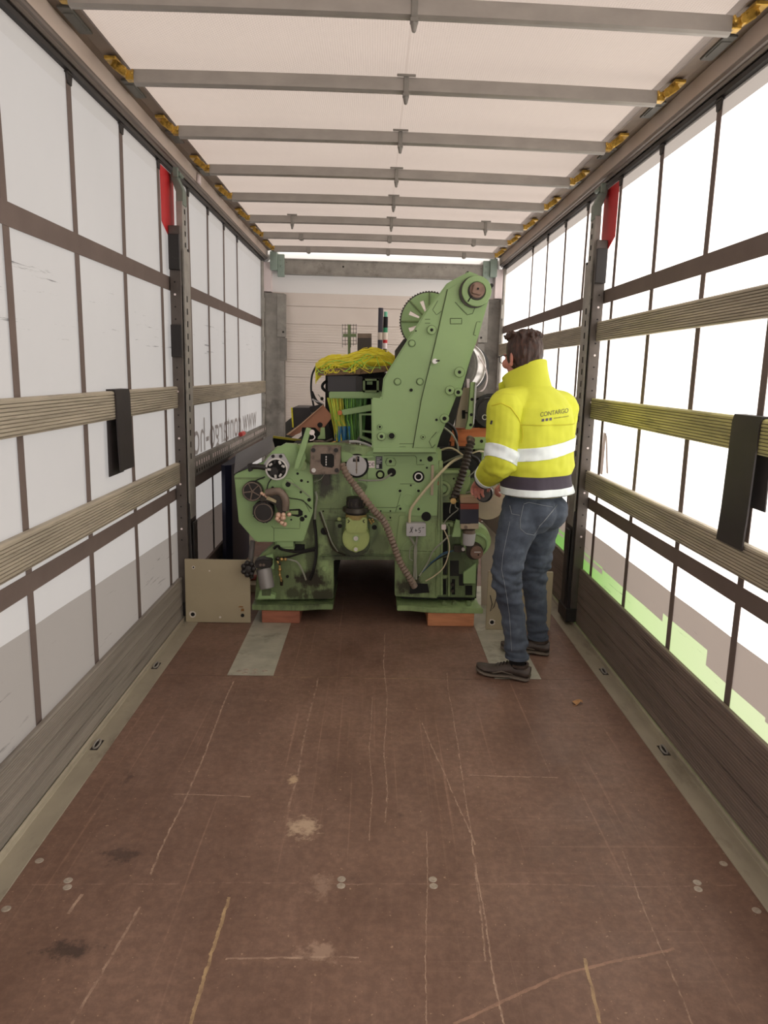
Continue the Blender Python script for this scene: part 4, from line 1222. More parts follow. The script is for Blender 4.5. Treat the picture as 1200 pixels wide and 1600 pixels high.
def arcpts(cx, cy, r, a0, a1, Y, n=10):
    return [P(cx+r*math.cos(a0+(a1-a0)*i/n), cy+r*math.sin(a0+(a1-a0)*i/n), Y) for i in range(n+1)]
MB().tube(arcpts(578.2, 725.6, 2.5, -0.9, -5.4, YF-0.016), 0.0016, 5).build('lettering', M_DARK, CE)      # C
e = MB().tube(arcpts(583.4, 725.6, 2.5, -0.9, -5.4, YF-0.016), 0.0016, 5)
e.build('lettering', M_DARK, CE)
MB().tube([P(580.9, 725.6, YF-0.016), P(584, 725.6, YF-0.016)], 0.0014, 5).build('lettering', M_DARK, CE)

for (x, y, r, ro) in ((610, 721, 2.6, 6), (594, 741.5, 7, 0), (612, 738, 6.8, 0), (654, 745, 9.3, 0), (666, 807, 7.6, 0), (657.5, 719.5, 1.7, 0), (672, 717, 4.4, 0), (642, 758.5, 1.5, 0), (625, 767, 2.2, 4.6),
                      (654, 767, 2.2, 4.8), (654, 795.5, 2.2, 5), (625.5, 795, 2, 4), (595, 798.5, 1.3, 0), (610, 798.5, 1.3, 0), (610, 809, 1.3, 0), (667, 731, 1.6, 0), (507, 830, 6, 0), (505, 799, 1.4, 0), (449, 901, 2.4, 0)):
    Yp = YF-0.013
    if ro: MB().disc(x, y, ro, Yp-0.008, 0.01).build('boss', M_GREEN, L); MB().disc(x, y, r, Yp-0.0088, 0.004).build('hole', M_BLACK, L)
    else: MB().disc(x, y, r, Yp-0.0012, 0.004).build('hole', M_BLACK, L)
MB().disc(594, 742, 4.2, YF-0.03, 0.02).build('plug', M_GREEN_G, L, bevel=0.002, seg=1)
MB().ring(654, 745, 6.4, 4.6, YF-0.02, 0.006, n=20).build('bearing', M_CHROME, L)
MB().disc(506.5, 889, 4.4, YF-0.014, 0.014).build('plug', M_GREEN_G, L, bevel=0.002, seg=1); MB().disc(630, 923, 3.4, YF-0.012, 0.014).build('plug', M_GREEN_G, L)
MB().ring(563, 766, 15.5, 13, YF-0.010, 0.012).build('port_ring', M_GREEN, L); MB().disc(561, 766, 13, YF-0.003, 0.004).build('port', M_GREEN_D, L)
MB().plate([(641, 915), (650, 912), (668, 912), (671, 926), (640, 928)], YF-0.003, 0.004).build('cable_port', M_BLACK, L)
cable('pale_cable', [(560, 750, YF-0.03), (580, 751, YF-0.05), (598, 749, YF-0.05), (612, 740, YF-0.02)], 0.006, M_CABLE_G, L)
cable('vertical_hose', [(493, 768, YF-0.02), (495, 778, YF-0.03), (493, 795, YF-0.03), (492, 812, YF-0.02)], 0.007, M_CABLE_G, L)
cable('black_hose', [(491, 812, YF-0.03), (494, 840, YF-0.03), (494, 868, YF-0.03), (490, 890, YF-0.03), (484, 906, YF-0.01)], 0.010, M_CABLE_B, L)
cable('black_hose', [(428, 857, 4.33), (434, 853, 4.32), (440, 858, 4.34), (460, 862, 4.36), (478, 860, 4.37), (494, 856, 4.37)], 0.009, M_CABLE_B, L)
cable('black_hose', [(434, 872, 4.36), (452, 870, 4.36), (472, 864, 4.37), (492, 860, 4.37)], 0.006, M_CABLE_B, L)
cable('black_hose', [(478, 906, 4.39), (474, 895, 4.37), (466, 880, 4.37), (455, 875, 4.37), (444, 873, 4.37)], 0.006, M_CABLE_G, L)
cable('grease_line', [(499, 800, 4.38), (505, 818, 4.37), (513, 840, 4.37), (521, 858, 4.38), (540, 868, 4.38)], 0.005, M_OIL, L)
cable('grease_line', [(501, 798, 4.38), (509, 820, 4.37), (518, 846, 4.37), (528, 862, 4.38)], 0.004, M_CABLE_G, L)
hose('big_hose', [(534, 724, 4.29), (541, 740, 4.28), (553, 757, 4.28), (567, 775, 4.22), (583, 796, 4.21), (600, 815, 4.26), (612, 843, 4.29), (625, 878, 4.31), (640, 903, 4.34), (648, 917, 4.38)], 0.0225, M_HOSE_BR, L)

# gear pump under the middle --------------------------------------------------
PB = MB().plate([(524, 816), (533, 809), (544, 812), (570, 812), (580, 809), (591, 816), (590, 832), (574, 862), (562, 869), (548, 869), (535, 860), (523, 836)], 4.37, 0.05).build('pump_bracket', M_GREEN_D, L, bevel=0.005)
PUM = MB().disc(556, 842, 21.5, 4.27, 0.12, n=36, r2=22.5).build('pump_body', M_LIME, L, bevel=0.008)
MB().plate([(540.5, 809), (573.5, 809), (574, 828), (568, 834), (546, 834), (540, 828)], 4.255, 0.10).build('pump_block', M_LIME, PUM, bevel=0.006)
MB().disc(556, 841.5, 5.6, 4.262, 0.02).build('pump_boss', M_GREEN_G, PUM); MB().disc(556, 841.5, 3.6, 4.258, 0.02).build('pump_plug', M_CHROME, PUM)
MB().disc(556, 858.5, 5, 4.255, 0.03).build('pump_plug', M_LIME, PUM, bevel=0.002, seg=1); MB().disc(556, 858.5, 3, 4.25, 0.03).build('pump_plug', M_CHROME, PUM)
for s in (-1, 1):
    x0 = 556.5+s*13.5
    MB().tube(PP([(x0-s*0.5, 812, 4.253), (x0-s*3, 814, 4.253), (x0-s*0.5, 817, 4.253)]), 0.0028, 6).build('cast_mark', M_OIL, PUM)
    MB().plate([(556+s*22, 815), (556+s*33, 815), (556+s*34, 835), (556+s*24, 855), (556+s*21, 850)], 4.345, 0.03).build('pump_wing', M_GREEN_D, PUM, bevel=0.003)
MB().disc(531, 822, 3.4, 4.342, 0.006).build('hole', M_BLACK, PUM); MB().disc(585, 824, 4, 4.342, 0.006).build('hole', M_BLACK, PUM); MB().disc(530, 811, 3, 4.34, 0.01).build('pump_plug', M_LIME, PUM)
def zrot(px, py0, py1, Y, r0, r1, n=28):
    a = P(px, py0, Y); c = P(px, py1, Y); c.x = a.x
    return MB().cyl(a, c, r0*Y/F, r1*Y/F, n)
CAPm = zrot(556, 777, 793, 4.31, 15, 14).build('coupling', M_DARK, PUM, bevel=0.004)
for i in range(7):
    a = PI+PI*(i+0.5)/7
    c = P(556, 786, 4.31)
    MB().hexa(c+Vector((0.053*math.cos(a), 0.053*math.sin(a), 0)), (0.010, 0.012, 0.026), Matrix.Rotation(a+PI/2, 3, 'Z')).build('coupling_tooth', M_OIL, CAPm, bevel=0.002, seg=1)
zrot(556.5, 792, 799, 4.31, 21.5, 22).build('coupling_flange', M_OIL, PUM, bevel=0.005)
zrot(556.5, 799, 803, 4.31, 17, 16).build('coupling_flange', M_DARK, PUM, bevel=0.003)
zrot(556.5, 803, 810, 4.31, 16.5, 16.5).build('pump_neck', mat('ochre_gasket', S(150, 130, 76), 0.5, var=0.2, scale=20), PUM, bevel=0.002)
for i in range(5): MB().ball(P(577+i*1.6, 812+(i % 3)*3, 4.30), 0.007, u=8, v=6).build('brass_elbow', M_BRASS, PUM)
cable('pump_line', [(576, 806, 4.32), (590, 812, 4.31), (600, 816, 4.31)], 0.005, M_CABLE_G, L)

# junction box with its hand-written mark
JB = MB().rect(635, 818, 665.5, 838, 4.33, 0.055).build('junction_box', M_LGREY, L, bevel=0.003)
inkm = mat('black_marker_ink', S(36, 32, 32), 0.6)
for st in ([(641.5, 824), (643, 829), (644.5, 832.5)], [(640, 832.5), (643.5, 828), (645.5, 823.5), (642.5, 824)], [(648, 829), (652, 828.6)], [(649.5, 826.5), (650, 831)],
           [(657.5, 825), (654.5, 825.4), (654.3, 828), (657, 829), (656.3, 832), (653.8, 832)], [(659.5, 824.6), (663, 824)]):
    MB().tube([P(x, y, 4.3295) for x, y in st], 0.0018, 5).build('handwriting', inkm, JB)
cable('pale_cable', [(640, 819, 4.36), (640, 806, 4.35), (643, 794, 4.34), (656, 776, 4.33), (672, 757, 4.33), (692, 735, 4.36), (706, 722, 4.42), (722, 713, 4.46)], 0.0085, M_CABLE_W, L, 8)
cable('grey_cable', [(640, 838, 4.36), (646, 848, 4.37), (650, 856, 4.375), (649, 880, 4.375), (650, 905, 4.38)], 0.008, M_CABLE_G, L)
cable('grey_cable', [(652, 838, 4.36), (650, 850, 4.37), (648, 860, 4.375), (648, 880, 4.375), (646, 910, 4.38)], 0.007, M_CABLE_G, L)
cable('grey_cable', [(646, 852, 4.37), (641, 858, 4.37), (640, 872, 4.375), (645, 876, 4.375)], 0.003, M_CABLE_G, L)

# right hand side housing ------------------------------------------------------
YR = 4.42
RH = MB().plate([(682, 737), (735, 737), (735, 755), (722, 785), (682, 786)], YR, 0.08).build('upper_housing', M_GREEN_G, L, bevel=0.005)
MB().rect(680, 735, 735, 740, YR-0.04, 0.10).build('housing_top', M_GREEN_G, RH, bevel=0.003)
MB().ring(692, 764, 13, 8, YR-0.02, 0.03).build('bearing_ring', M_GREEN_G, RH, bevel=0.002, seg=1); MB().disc(692, 764, 6, YR-0.016, 0.03).build('bearing_cap', M_GREEN, RH, bevel=0.003)
for (x, y, r) in ((688, 747, 3), (709, 748, 1.6), (687, 778, 3.4)): MB().disc(x, y, r, YR-0.0012, 0.004).build('hole', M_BLACK, RH)
MB().plate([(679, 752), (687, 752), (687, 758), (679, 758)], YR-0.03, 0.02).build('red_clip', M_RED, RH)
MB().plate([(720, 752), (742, 748), (745, 790), (722, 790)], YR+0.05, 0.06).build('rear_web', M_GREEN_D, L, bevel=0.004)
LH = MB().plate([(682, 818), (718, 818), (740, 818), (746, 850), (748, 880), (745, 890), (743, 934), (682, 933)], YR, 0.12).build('lower_housing', M_GREEN_D, L, bevel=0.005)
for (x0, y0, x1, y1, m) in ((684, 826, 699, 866, M_INNER), (684, 871, 698, 903, M_INNER), (684, 905, 697, 929, M_BLACK), (703, 876, 717, 900, M_INNER), (706, 905, 711, 929, M_BLACK), (727, 915, 738, 930, M_BLACK), (717, 897, 725, 915, M_INNER)):
    MB().rect(x0, y0, x1, y1, YR-0.0012, 0.004).build('opening', m, LH)
MB().rect(700, 818, 703, 932, YR-0.03, 0.04).build('housing_rib', M_GREEN_G, LH, bevel=0.002, seg=1); MB().rect(681, 818, 684, 932, YR-0.03, 0.04).build('housing_rib', M_GREEN_G, LH, bevel=0.002, seg=1)
MB().rect(682, 816, 708, 823, YR-0.03, 0.06).build('housing_rib', M_GREEN_G, LH, bevel=0.002, seg=1); MB().rect(682, 899, 702, 904, YR-0.02, 0.04).build('housing_rib', M_GREEN_G, LH, bevel=0.002, seg=1)
MB().plate([(724, 895), (744, 880), (743, 912), (724, 912)], YR-0.02, 0.03).build('housing_rib', M_GREEN, LH, bevel=0.002, seg=1)
MB().disc(707, 914, 2.6, YR-0.03, 0.03).build('bolt', M_OIL, LH); MB().disc(707, 924, 2.6, YR-0.03, 0.03).build('bolt', M_OIL, LH)
# round drive housing
DH = MB().disc(744, 846, 24, YR-0.06, 0.14, n=40, r2=26).build('drive_housing', M_GREEN_G, L, bevel=0.006)
MB().ring(744, 852, 20, 16.5, YR-0.075, 0.03).build('drive_rim', M_GREEN, DH, bevel=0.002, seg=1)
MB().disc(742, 862, 14, YR-0.10, 0.08, n=32).build('drive_collar', M_OIL, DH, bevel=0.004)
MB().disc(745, 864, 10.5, YR-0.125, 0.06, n=32).build('drive_shaft', M_SHAFT, DH, bevel=0.003); MB().disc(747.5, 867, 1.3, YR-0.1265, 0.004).build('centre_hole', M_BLACK, DH)
MB().rect(741, 862, 751, 863.5, YR-0.1265, 0.004).build('key_slot', M_CHROME, DH)
MB().rect(709, 853, 735, 863, YR-0.07, 0.05).build('clamp', M_OIL, L, bevel=0.004); MB().disc(724, 858.5, 2.8, YR-0.08, 0.02).build('bolt', M_CHROME, L)
# oil filter
FX = MB().rect(719, 783, 748, 820, 4.29, 0.11).build('filter_tank', mat('dark_blue_tank', S(52, 52, 64), 0.3, var=0.08), L, bevel=0.004)
MB().rect(719.5, 777, 748.5, 787, 4.286, 0.115).build('filter_lid', mat('tan_plastic', S(168, 140, 112), 0.4, var=0.08), FX, bevel=0.004)
MB().rect(719.3, 787, 748.3, 796, 4.287, 0.113).build('red_band', mat('dull_red_band', S(140, 66, 50), 0.35, var=0.15, scale=12), FX, bevel=0.002, seg=1)
MB().rect(720, 818, 748, 827, 4.287, 0.113).build('filter_base', M_BEIGE, FX, bevel=0.003); MB().disc(728, 824, 2.8, 4.28, 0.012).build('bolt', M_IRON, FX)
zrot(733, 827, 833, 4.34, 10, 10).build('filter_neck', M_IRON, FX); zrot(733, 832, 851.5, 4.34, 10.8, 9.2).build('filter_cup', M_LGREY, FX, bevel=0.004)
MB().plate([(706, 839), (713, 812), (720, 814), (720, 839)], 4.31, 0.03).build('filter_bracket', M_GREEN, L, bevel=0.003)
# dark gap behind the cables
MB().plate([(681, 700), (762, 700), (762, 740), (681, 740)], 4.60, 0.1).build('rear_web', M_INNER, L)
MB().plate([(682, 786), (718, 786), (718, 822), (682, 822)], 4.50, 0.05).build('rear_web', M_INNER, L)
MB().plate([(684, 804), (692, 804), (692, 808), (688, 808), (688, 800), (692, 800), (692, 812), (684, 812)], 4.44, 0.01).build('terminal', M_BEIGE, L)
MB().rect(690, 820, 697, 828, YR-0.05, 0.03).build('connector', M_WHITEP, L, bevel=0.003)
cable('thin_wire', [(694, 828, 4.37), (700, 842, 4.35), (702, 860, 4.35), (694, 885, 4.36), (680, 899, 4.37), (665, 908, 4.38)], 0.004, M_CABLE_W, L)
cable('thin_wire', [(703, 836, 4.36), (690, 848, 4.36), (676, 862, 4.37), (668, 880, 4.38), (655, 900, 4.38)], 0.005, M_CABLE_G, L)
cable('blue_wire', [(710, 860, 4.36), (693, 864, 4.36), (680, 874, 4.37), (672, 880, 4.37)], 0.0035, M_CABLE_BL, L)
cable('blue_wire', [(706, 861, 4.36), (690, 868, 4.36), (676, 878, 4.37), (658, 896, 4.38)], 0.003, M_CABLE_BL, L)
cable('black_wire', [(700, 866, 4.37), (680, 876, 4.37), (660, 894, 4.38), (652, 904, 4.38)], 0.004, M_CABLE_B, L)
cable('thin_wire', [(706, 783, 4.36), (703, 795, 4.38), (703, 802, 4.38)], 0.003, M_CABLE_G, L)
cable('thin_wire', [(711, 783, 4.36), (712, 792, 4.37), (716, 796, 4.36), (706, 804, 4.38), (697, 813, 4.39), (693, 820, 4.38)], 0.0035, M_CABLE_G, L)
hose('dark_hose', [(737, 690, 4.42), (733, 700, 4.40), (728, 720, 4.38), (721, 745, 4.36), (714, 765, 4.36), (708, 782, 4.38)], 0.027, M_HOSE_DK, L)
hose('dark_hose', [(735, 705, 4.46), (728, 730, 4.43), (718, 752, 4.41), (712, 770, 4.40)], 0.020, M_HOSE_DK, L)
MB().disc(708.5, 783, 4.8, 4.35, 0.05).build('hose_end', M_BRASS, L)
MB().plate([(674, 727), (678, 727), (677, 774), (673, 774)], YF-0.04, 0.02).build('strip', M_BEIGE, L)
for pts, m, r in (([(682, 706, 4.5), (700, 700, 4.46), (712, 703, 4.44), (724, 712, 4.42)], M_CABLE_W, .006), ([(684, 728, 4.52), (700, 720, 4.48), (716, 713, 4.44), (724, 712, 4.42)], M_CABLE_G, .006),
                  ([(694, 668, 4.42), (706, 678, 4.42), (714, 692, 4.44), (716, 704, 4.46)], M_CABLE_G, .006), ([(698, 660, 4.46), (708, 668, 4.46), (713, 680, 4.48), (712, 700, 4.5)], M_CABLE_B, .010),
                  ([(736, 712, 4.42), (746, 718, 4.42), (750, 730, 4.44), (748, 745, 4.46)], M_CABLE_B, .012), ([(738, 708, 4.42), (748, 705, 4.42), (758, 706, 4.45)], M_CABLE_W, .005),
                  ([(752, 727, 4.42), (742, 736, 4.42), (732, 745, 4.42)], M_CABLE_G, .004), ([(728, 770, 4.40), (740, 768, 4.38), (746, 776, 4.38)], M_CABLE_G, .006),
                  ([(734, 715, 4.44), (722, 728, 4.46), (726, 740, 4.46)], M_CABLE_B, .008)):
    cable('loose_cable', pts, r, m, L)

# beam, plates and rollers behind the arm on the right
MB().rect(692, 669, 764, 690, 4.85, 0.12).build('orange_beam', M_ORANGE, L, bevel=0.004)
MB().rect(704, 690, 730, 720, 4.86, 0.10).build('orange_post', M_ORANGE, L, bevel=0.004)
MB().plate([(690, 674), (750, 668), (750, 672), (690, 678)], 4.83, 0.03).build('beam_lip', M_ORANGE, L)
MB().plate([(711, 668), (715, 640), (722, 606), (735, 606), (734, 668)], 4.78, 0.06).build('beige_plate', M_BEIGE, L, bevel=0.004)
MB().rect(729, 592, 733.5, 607, 4.80, 0.03).build('white_stud', M_WHITEP, L)
for (x0, y0, x1, y1) in ((722, 641, 727, 654), (724, 644, 731, 646)): MB().rect(x0, y0, x1, y1, 4.775, 0.01).build('slot', M_BLACK, L)
BK = MB().plate([(735, 597), (743, 597), (745, 605), (741, 662), (736, 671), (727, 671), (731, 655)], 4.72, 0.03).build('green_bracket', M_GREEN_G, L, bevel=0.003)
MB().plate([(743, 597), (745, 605), (741, 662), (739, 664), (742, 604)], 4.71, 0.04).build('bracket_edge', M_LGREY, BK)
for (x, y) in ((737.5, 624), (736.5, 648), (735.5, 664)): MB().disc(x, y, 2.4, 4.7185, 0.005).build('hole', M_BLACK, BK)
ax = Vector((-0.55, -0.83, 0.05)).normalized()
c = P(712, 572, 4.95)
b = MB(); b.cyl(c, c-ax*0.13, 0.150, 0.150, 48)
DR = b.build('silver_drum', M_CHROME, L, bevel=0.006)
for d_ in (0.004, 0.118): MB().tubering(c-ax*d_, -ax, 0.160, 0.146, 0.012, 48).build('drum_rim', M_CHROME, DR)
MB().cyl(c-ax*0.16, c-ax*0.20, 0.15, 0.15, 40).build('drum_flange', M_INNER, L)
cable('white_cable', [(747, 556, 4.9), (757, 572, 4.9), (761, 590, 4.9), (757, 606, 4.9), (748, 614, 4.88)], 0.005, M_WHITEP, L)
BM = MB().disc(765, 644, 22, 4.80, 0.2, n=36).build('black_motor', M_DARK, L, bevel=0.01)
MB().ring(768, 642, 27, 23, 4.78, 0.05, n=36).build('motor_rim', M_CABLE_B, BM, bevel=0.003)
MB().ring(757.5, 652, 4.2, 3, 4.77, 0.01, n=20).build('hook', M_CHROME, BM)
MB().rect(743, 612, 757, 622, 4.86, 0.08).build('motor_block', M_GALV_D, L, bevel=0.004)
MB().plate([(741, 622), (772, 618), (772, 672), (741, 668)], 4.92, 0.1).build('motor_block', M_DARK, L)
GB = MB().rect(732, 684, 772, 702, 4.52, 0.06).build('green_block', M_GREEN_G, L, bevel=0.004)
MB().disc(752.5, 689.5, 2.6, 4.518, 0.005).build('hole', M_BLACK, GB)
MB().rect(742, 700, 772, 730, 4.56, 0.05).build('green_block', M_GREEN_G, L, bevel=0.004)
MB().disc(737, 688, 5.5, 4.40, 0.10).build('hose_elbow', M_IRON, L, bevel=0.004)
# turned shaft end, disc and angled sheet next to the man
b = MB(); c = P(755, 772, 3.985); ax2 = (c-P(764, 768, 4.50)).normalized()
b.cyl(c, P(764, 768, 4.58), 0.038, 0.038, 28); SH = b.build('dark_roller', M_OIL, L, bevel=0.004)
MB().tubering(c-ax2*0.06, -ax2, 0.048, 0.038, 0.02, 28).build('roller_rim', M_CABLE_B, SH)
MB().disc(762, 783, 30, 4.50, 0.02, n=40).build('grey_side_disc', M_BEIGE, L)
MB().rect(748, 745, 790, 778, 4.56, 0.04).build('green_block', M_GREEN_D, L, bevel=0.003)
MB().plate([(752, 808), (786, 782), (800, 790), (800, 850), (785, 845), (752, 812)], 4.62, 0.02).build('brown_sheet', mat('dark_brown_sheet', S(92, 76, 66), 0.6), L)

# lower left: cylinder, handwheel, fittings
cc = P(412, 888, 4.30); cd = P(418, 919, 4.28)
CY = MB().cyl(cc, cd, 0.046, 0.044, 28).build('grey_cylinder', mat('grey_cylinder_paint', S(138, 134, 132), 0.4, 0.2, var=0.06), L, bevel=0.004)
MB().plate([(398, 877), (410, 874), (424, 876), (424, 887), (402, 889), (397, 884)], 4.25, 0.10).build('cylinder_cap', M_DARK, CY, bevel=0.005)
for x in (407, 412): MB().disc(x, 883, 2.2, 4.246, 0.008).build('bolt', M_IRON, CY)
MB().plate([(408, 872), (426, 866), (428, 890), (421, 888)], 4.32, 0.04).build('green_bracket', M_GREEN, L, bevel=0.003)
MB().plate([(406, 922), (430, 930), (430, 936), (402, 936)], 4.345, 0.05).build('lower_bracket', M_GREEN, L, bevel=0.003)
MB().rect(409, 921, 423, 931, 4.34, 0.02).build('lower_bracket', M_GREEN_D, L, bevel=0.002)
HW = MB().ball(P(388, 889, 4.27), 0.040, (1, 0.7, 1.15), u=18, v=12).build('hand_knob', M_DARK, L)
for i in range(7):
    a = 2*PI*i/7
    MB().ball(P(388+8*math.cos(a), 889+9.5*math.sin(a), 4.25), 0.016, u=10, v=8).build('knob_lobe', M_DARK, HW)
MB().tube(PP([(390, 878, 4.28), (388, 893, 4.28), (394, 903, 4.29)]), 0.014, 10).build('hand_lever', M_DARK, L)
MB().tube(PP([(395, 845, 4.42), (393, 862, 4.42), (391, 882, 4.40)]), 0.016, 12).build('grey_pipe', mat('grey_pipe_plastic', S(104, 98, 96), 0.5), L)
for i, (x, y, r) in enumerate(((434, 873, .014), (440, 874, .012), (446, 874, .010), (437, 881, .010), (437, 890, .012), (437, 898, .009), (439, 904, .007))):
    MB().ball(P(x, y, 4.34), r, u=12, v=8).build('fitting', M_BRASS if i not in (0, 3) else M_OIL, L)
MB().tube(PP([(433, 876, 4.34), (437, 884, 4.34), (437, 896, 4.34), (440, 910, 4.35)]), 0.006, 8).build('fitting_pipe', M_BRASS, L)
MB().tube(PP([(440, 908, 4.35), (440, 914, 4.36)]), 0.010, 8).build('fitting_pipe', M_OIL, L)

# harness on top -----------------------------------------------------------------
YH = 4.75
MB().rect(512, 587, 561, 612, YH, 0.25).build('black_box', mat('black_plastic_box', S(52, 48, 52), 0.45, var=0.06), L, bevel=0.005)
MB().rect(556, 588, 566, 611, YH-0.01, 0.2).build('box_end', M_DARK, L, bevel=0.003)
ST2 = MB()
for (x0, y0, x1, y1) in ((567, 592, 592, 595), (567, 610, 592, 613), (567, 592, 570.5, 613), (588.5, 592, 592, 613)): ST2.rect(x0, y0, x1, y1, YH-0.02, 0.35)
ST2.build('square_tube', M_GREEN_D, L)
MB().rect(570, 595, 589, 610, YH+0.1, 0.05).build('tube_inside', M_BLACK, L)
MB().rect(573, 596, 582, 601, YH+0.02, 0.03).build('slot_block', M_GREEN, L)
MB().rect(514, 612, 597, 622.5, YH-0.01, 0.25).build('harness_beam', M_GREEN, L, bevel=0.005)
MB().plate([(533, 641), (580, 632), (580, 642), (536, 649)], YH-0.04, 0.06).build('brace', M_GREEN, L, bevel=0.003)
MB().disc(531, 645, 3.6, YH-0.05, 0.05).build('orange_button', M_ORANGE, L, bevel=0.002, seg=1)
FRm = MB()
for pl in ([(561, 646), (582, 646), (582, 649), (565, 649)], [(561, 646), (565, 648), (566, 682), (562, 684)], [(562, 684), (566, 681), (582, 688), (582, 693)], [(565, 672), (582, 674), (582, 677), (565, 675)]): FRm.plate(pl, YH-0.02, 0.05)
FRm.build('open_frame', M_GREEN, L)
MB().plate([(556, 690), (566, 672), (566, 682), (560, 694)], YH-0.01, 0.03).build('grey_link', M_GALV_D, L)
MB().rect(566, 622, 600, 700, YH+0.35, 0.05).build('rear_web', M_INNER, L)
MB().plate([(495, 577), (620, 571), (620, 579), (560, 585), (497, 587)], YH-0.02, 0.40).build('harness_board', mat('harness_board_wood', S(132, 104, 76), 0.7, var=0.25, scale=40, dirt=(S(50, 40, 30), 40, 0.5, 0.8)), L, bevel=0.003)
MB().rect(512, 580, 600, 590, YH+0.05, 0.2).build('rear_web', M_BLACK, L)
def prof(px):
    xs = [493, 500, 515, 530, 545, 560, 575, 590, 605, 618, 624]
    ys = [572, 563, 557, 558, 556, 551, 547, 546, 550, 558, 566]
    for i in range(len(xs)-1):
        if px <= xs[i+1]:
            f = (px-xs[i])/(xs[i+1]-xs[i])
            return ys[i]+(ys[i+1]-ys[i])*f
    return ys[-1]
rng = random.Random(3)
M_YCORD = mat('yellow_cord', S(255, 236, 70), 0.6, var=0.12, scale=30)
M_GCORD = mat('green_cord', S(156, 222, 90), 0.6, var=0.12, scale=30)
M_OCORD = mat('olive_cord', S(240, 228, 84), 0.6, var=0.15, scale=30)
M_DGCORD = mat('dark_green_cord', S(96, 146, 76), 0.6, var=0.2, scale=30)
M_BCORD = mat('blue_cord', S(44, 124, 176), 0.6, var=0.15, scale=30)
MBs = {'y': MB(), 'g': MB(), 'o': MB()}
mound = MB()
rings = []
for i in range(15):
    px = 496+i*9
    top = prof(px)+4
    ring_ = []
    for j in range(12):
        a = 2*PI*j/12
        yy = 4.93+0.19*math.cos(a)
        mid = (top+580)/2
        ring_.append(P(px, mid-(580-top)/2*math.sin(a) + 1.5*noise.noise((px*.07, j, 3)), yy))
    rings.append(ring_)
mound.loft(rings)
mound.build('cord_core', M_YCORD, L)
for i in range(420):
    kind = 'y' if rng.random() < 0.66 else ('o' if rng.random() < 0.6 else 'g')
    x = rng.uniform(494, 612); ln_ = rng.uniform(26, 80)*(1 if rng.random() < .5 else -1)
    Yc = rng.uniform(4.73, 5.0)
    dep = rng.uniform(-1.5, 6) if rng.random() < .7 else rng.uniform(6, 22)
    if kind == 'g': dep = rng.uniform(5, 18)
    pts = []
    ph = rng.uniform(0, 6); am = rng.uniform(1, 4)
    for j in range(8):
        px = min(max(x+ln_*j/7, 493.5), 622)
        fr = abs(Yc-4.93)/0.2
        pts.append(P(px, prof(px)+dep+am*math.sin(ph+j*0.9)+fr*4, Yc+0.012*math.sin(j+ph)))
    MBs[kind].tube(pts, 0.0026, 4)
for i in range(34):                                        # strands hanging over the edge
    x = rng.uniform(494, 612); y0 = prof(x)+rng.uniform(8, 16)
    d = rng.uniform(-34, 34)
    MBs['y' if i % 3 else 'g'].tube(crom([P(x, y0, 4.74), P(max(x+d*.5, 494), y0+10, 4.725), P(min(max(x+d, 493), 618), 579+rng.uniform(-6, 5), 4.715)], 4), 0.0022, 4)
for kk, m, nm in (('y', M_YCORD, 'yellow_cords'), ('g', M_GCORD, 'green_cords'), ('o', M_OCORD, 'olive_cords')):
    tag(MBs[kk].build(nm, m, L), kind='stuff')
VB = {'y': MB(), 'g': MB(), 'd': MB(), 'b': MB()}
for i in range(220):
    f = rng.random()
    xt = 512+60*f; xb = 524+44*f
    Yc = rng.uniform(4.755, 4.90)
    kind = ('y' if rng.random() < .7 else 'g') if f < .42 else (('g' if rng.random() < .4 else 'd') if f < .8 else 'd')
    p0, p1, p2 = P(xt+rng.uniform(-2, 2), 621.5, Yc), P((xt+xb)/2+rng.uniform(-1.5, 1.5), 655, Yc), P(xb+rng.uniform(-2, 2), 690, Yc)
    if f < .5 and rng.random() < .55:
        pm = P(xb+1, 666, Yc)
        VB[kind].tube([p0, p1, pm], 0.0026, 4); VB['b'].tube([pm, p2], 0.004, 4)
    else:
        VB[kind].tube([p0, p1, p2], 0.0026, 4)
for kk, m, nm in (('y', M_OCORD, 'hanging_olive_cords'), ('g', M_GCORD, 'hanging_green_cords'), ('d', M_DGCORD, 'hanging_dark_cords'), ('b', M_BCORD, 'blue_cord_sleeves')):
    tag(VB[kk].build(nm, m, L), kind='stuff')
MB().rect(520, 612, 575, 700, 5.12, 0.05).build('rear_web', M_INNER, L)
# comb of healds above the flange
MB().plate([(530, 694), (548, 690), (568, 700), (568, 706), (532, 704)], 4.50, 0.05).build('comb_bar', M_IRON, L, bevel=0.002)
for i in range(9): MB().rect(534+i*4, 692+(i % 3), 535.4+i*4, 701, 4.48, 0.01).build('comb_tooth', M_CHROME if i % 2 else M_IRON, L)
cable('pale_cable', [(546, 690, 4.5), (558, 690, 4.49), (572, 694, 4.48), (581, 698, 4.46)], 0.008, M_LGREY, L)
MB().plate([(530, 690), (545, 688), (556, 690), (556, 696), (532, 699)], 4.56, 0.04).build('comb_guard', M_GALV_D, L)
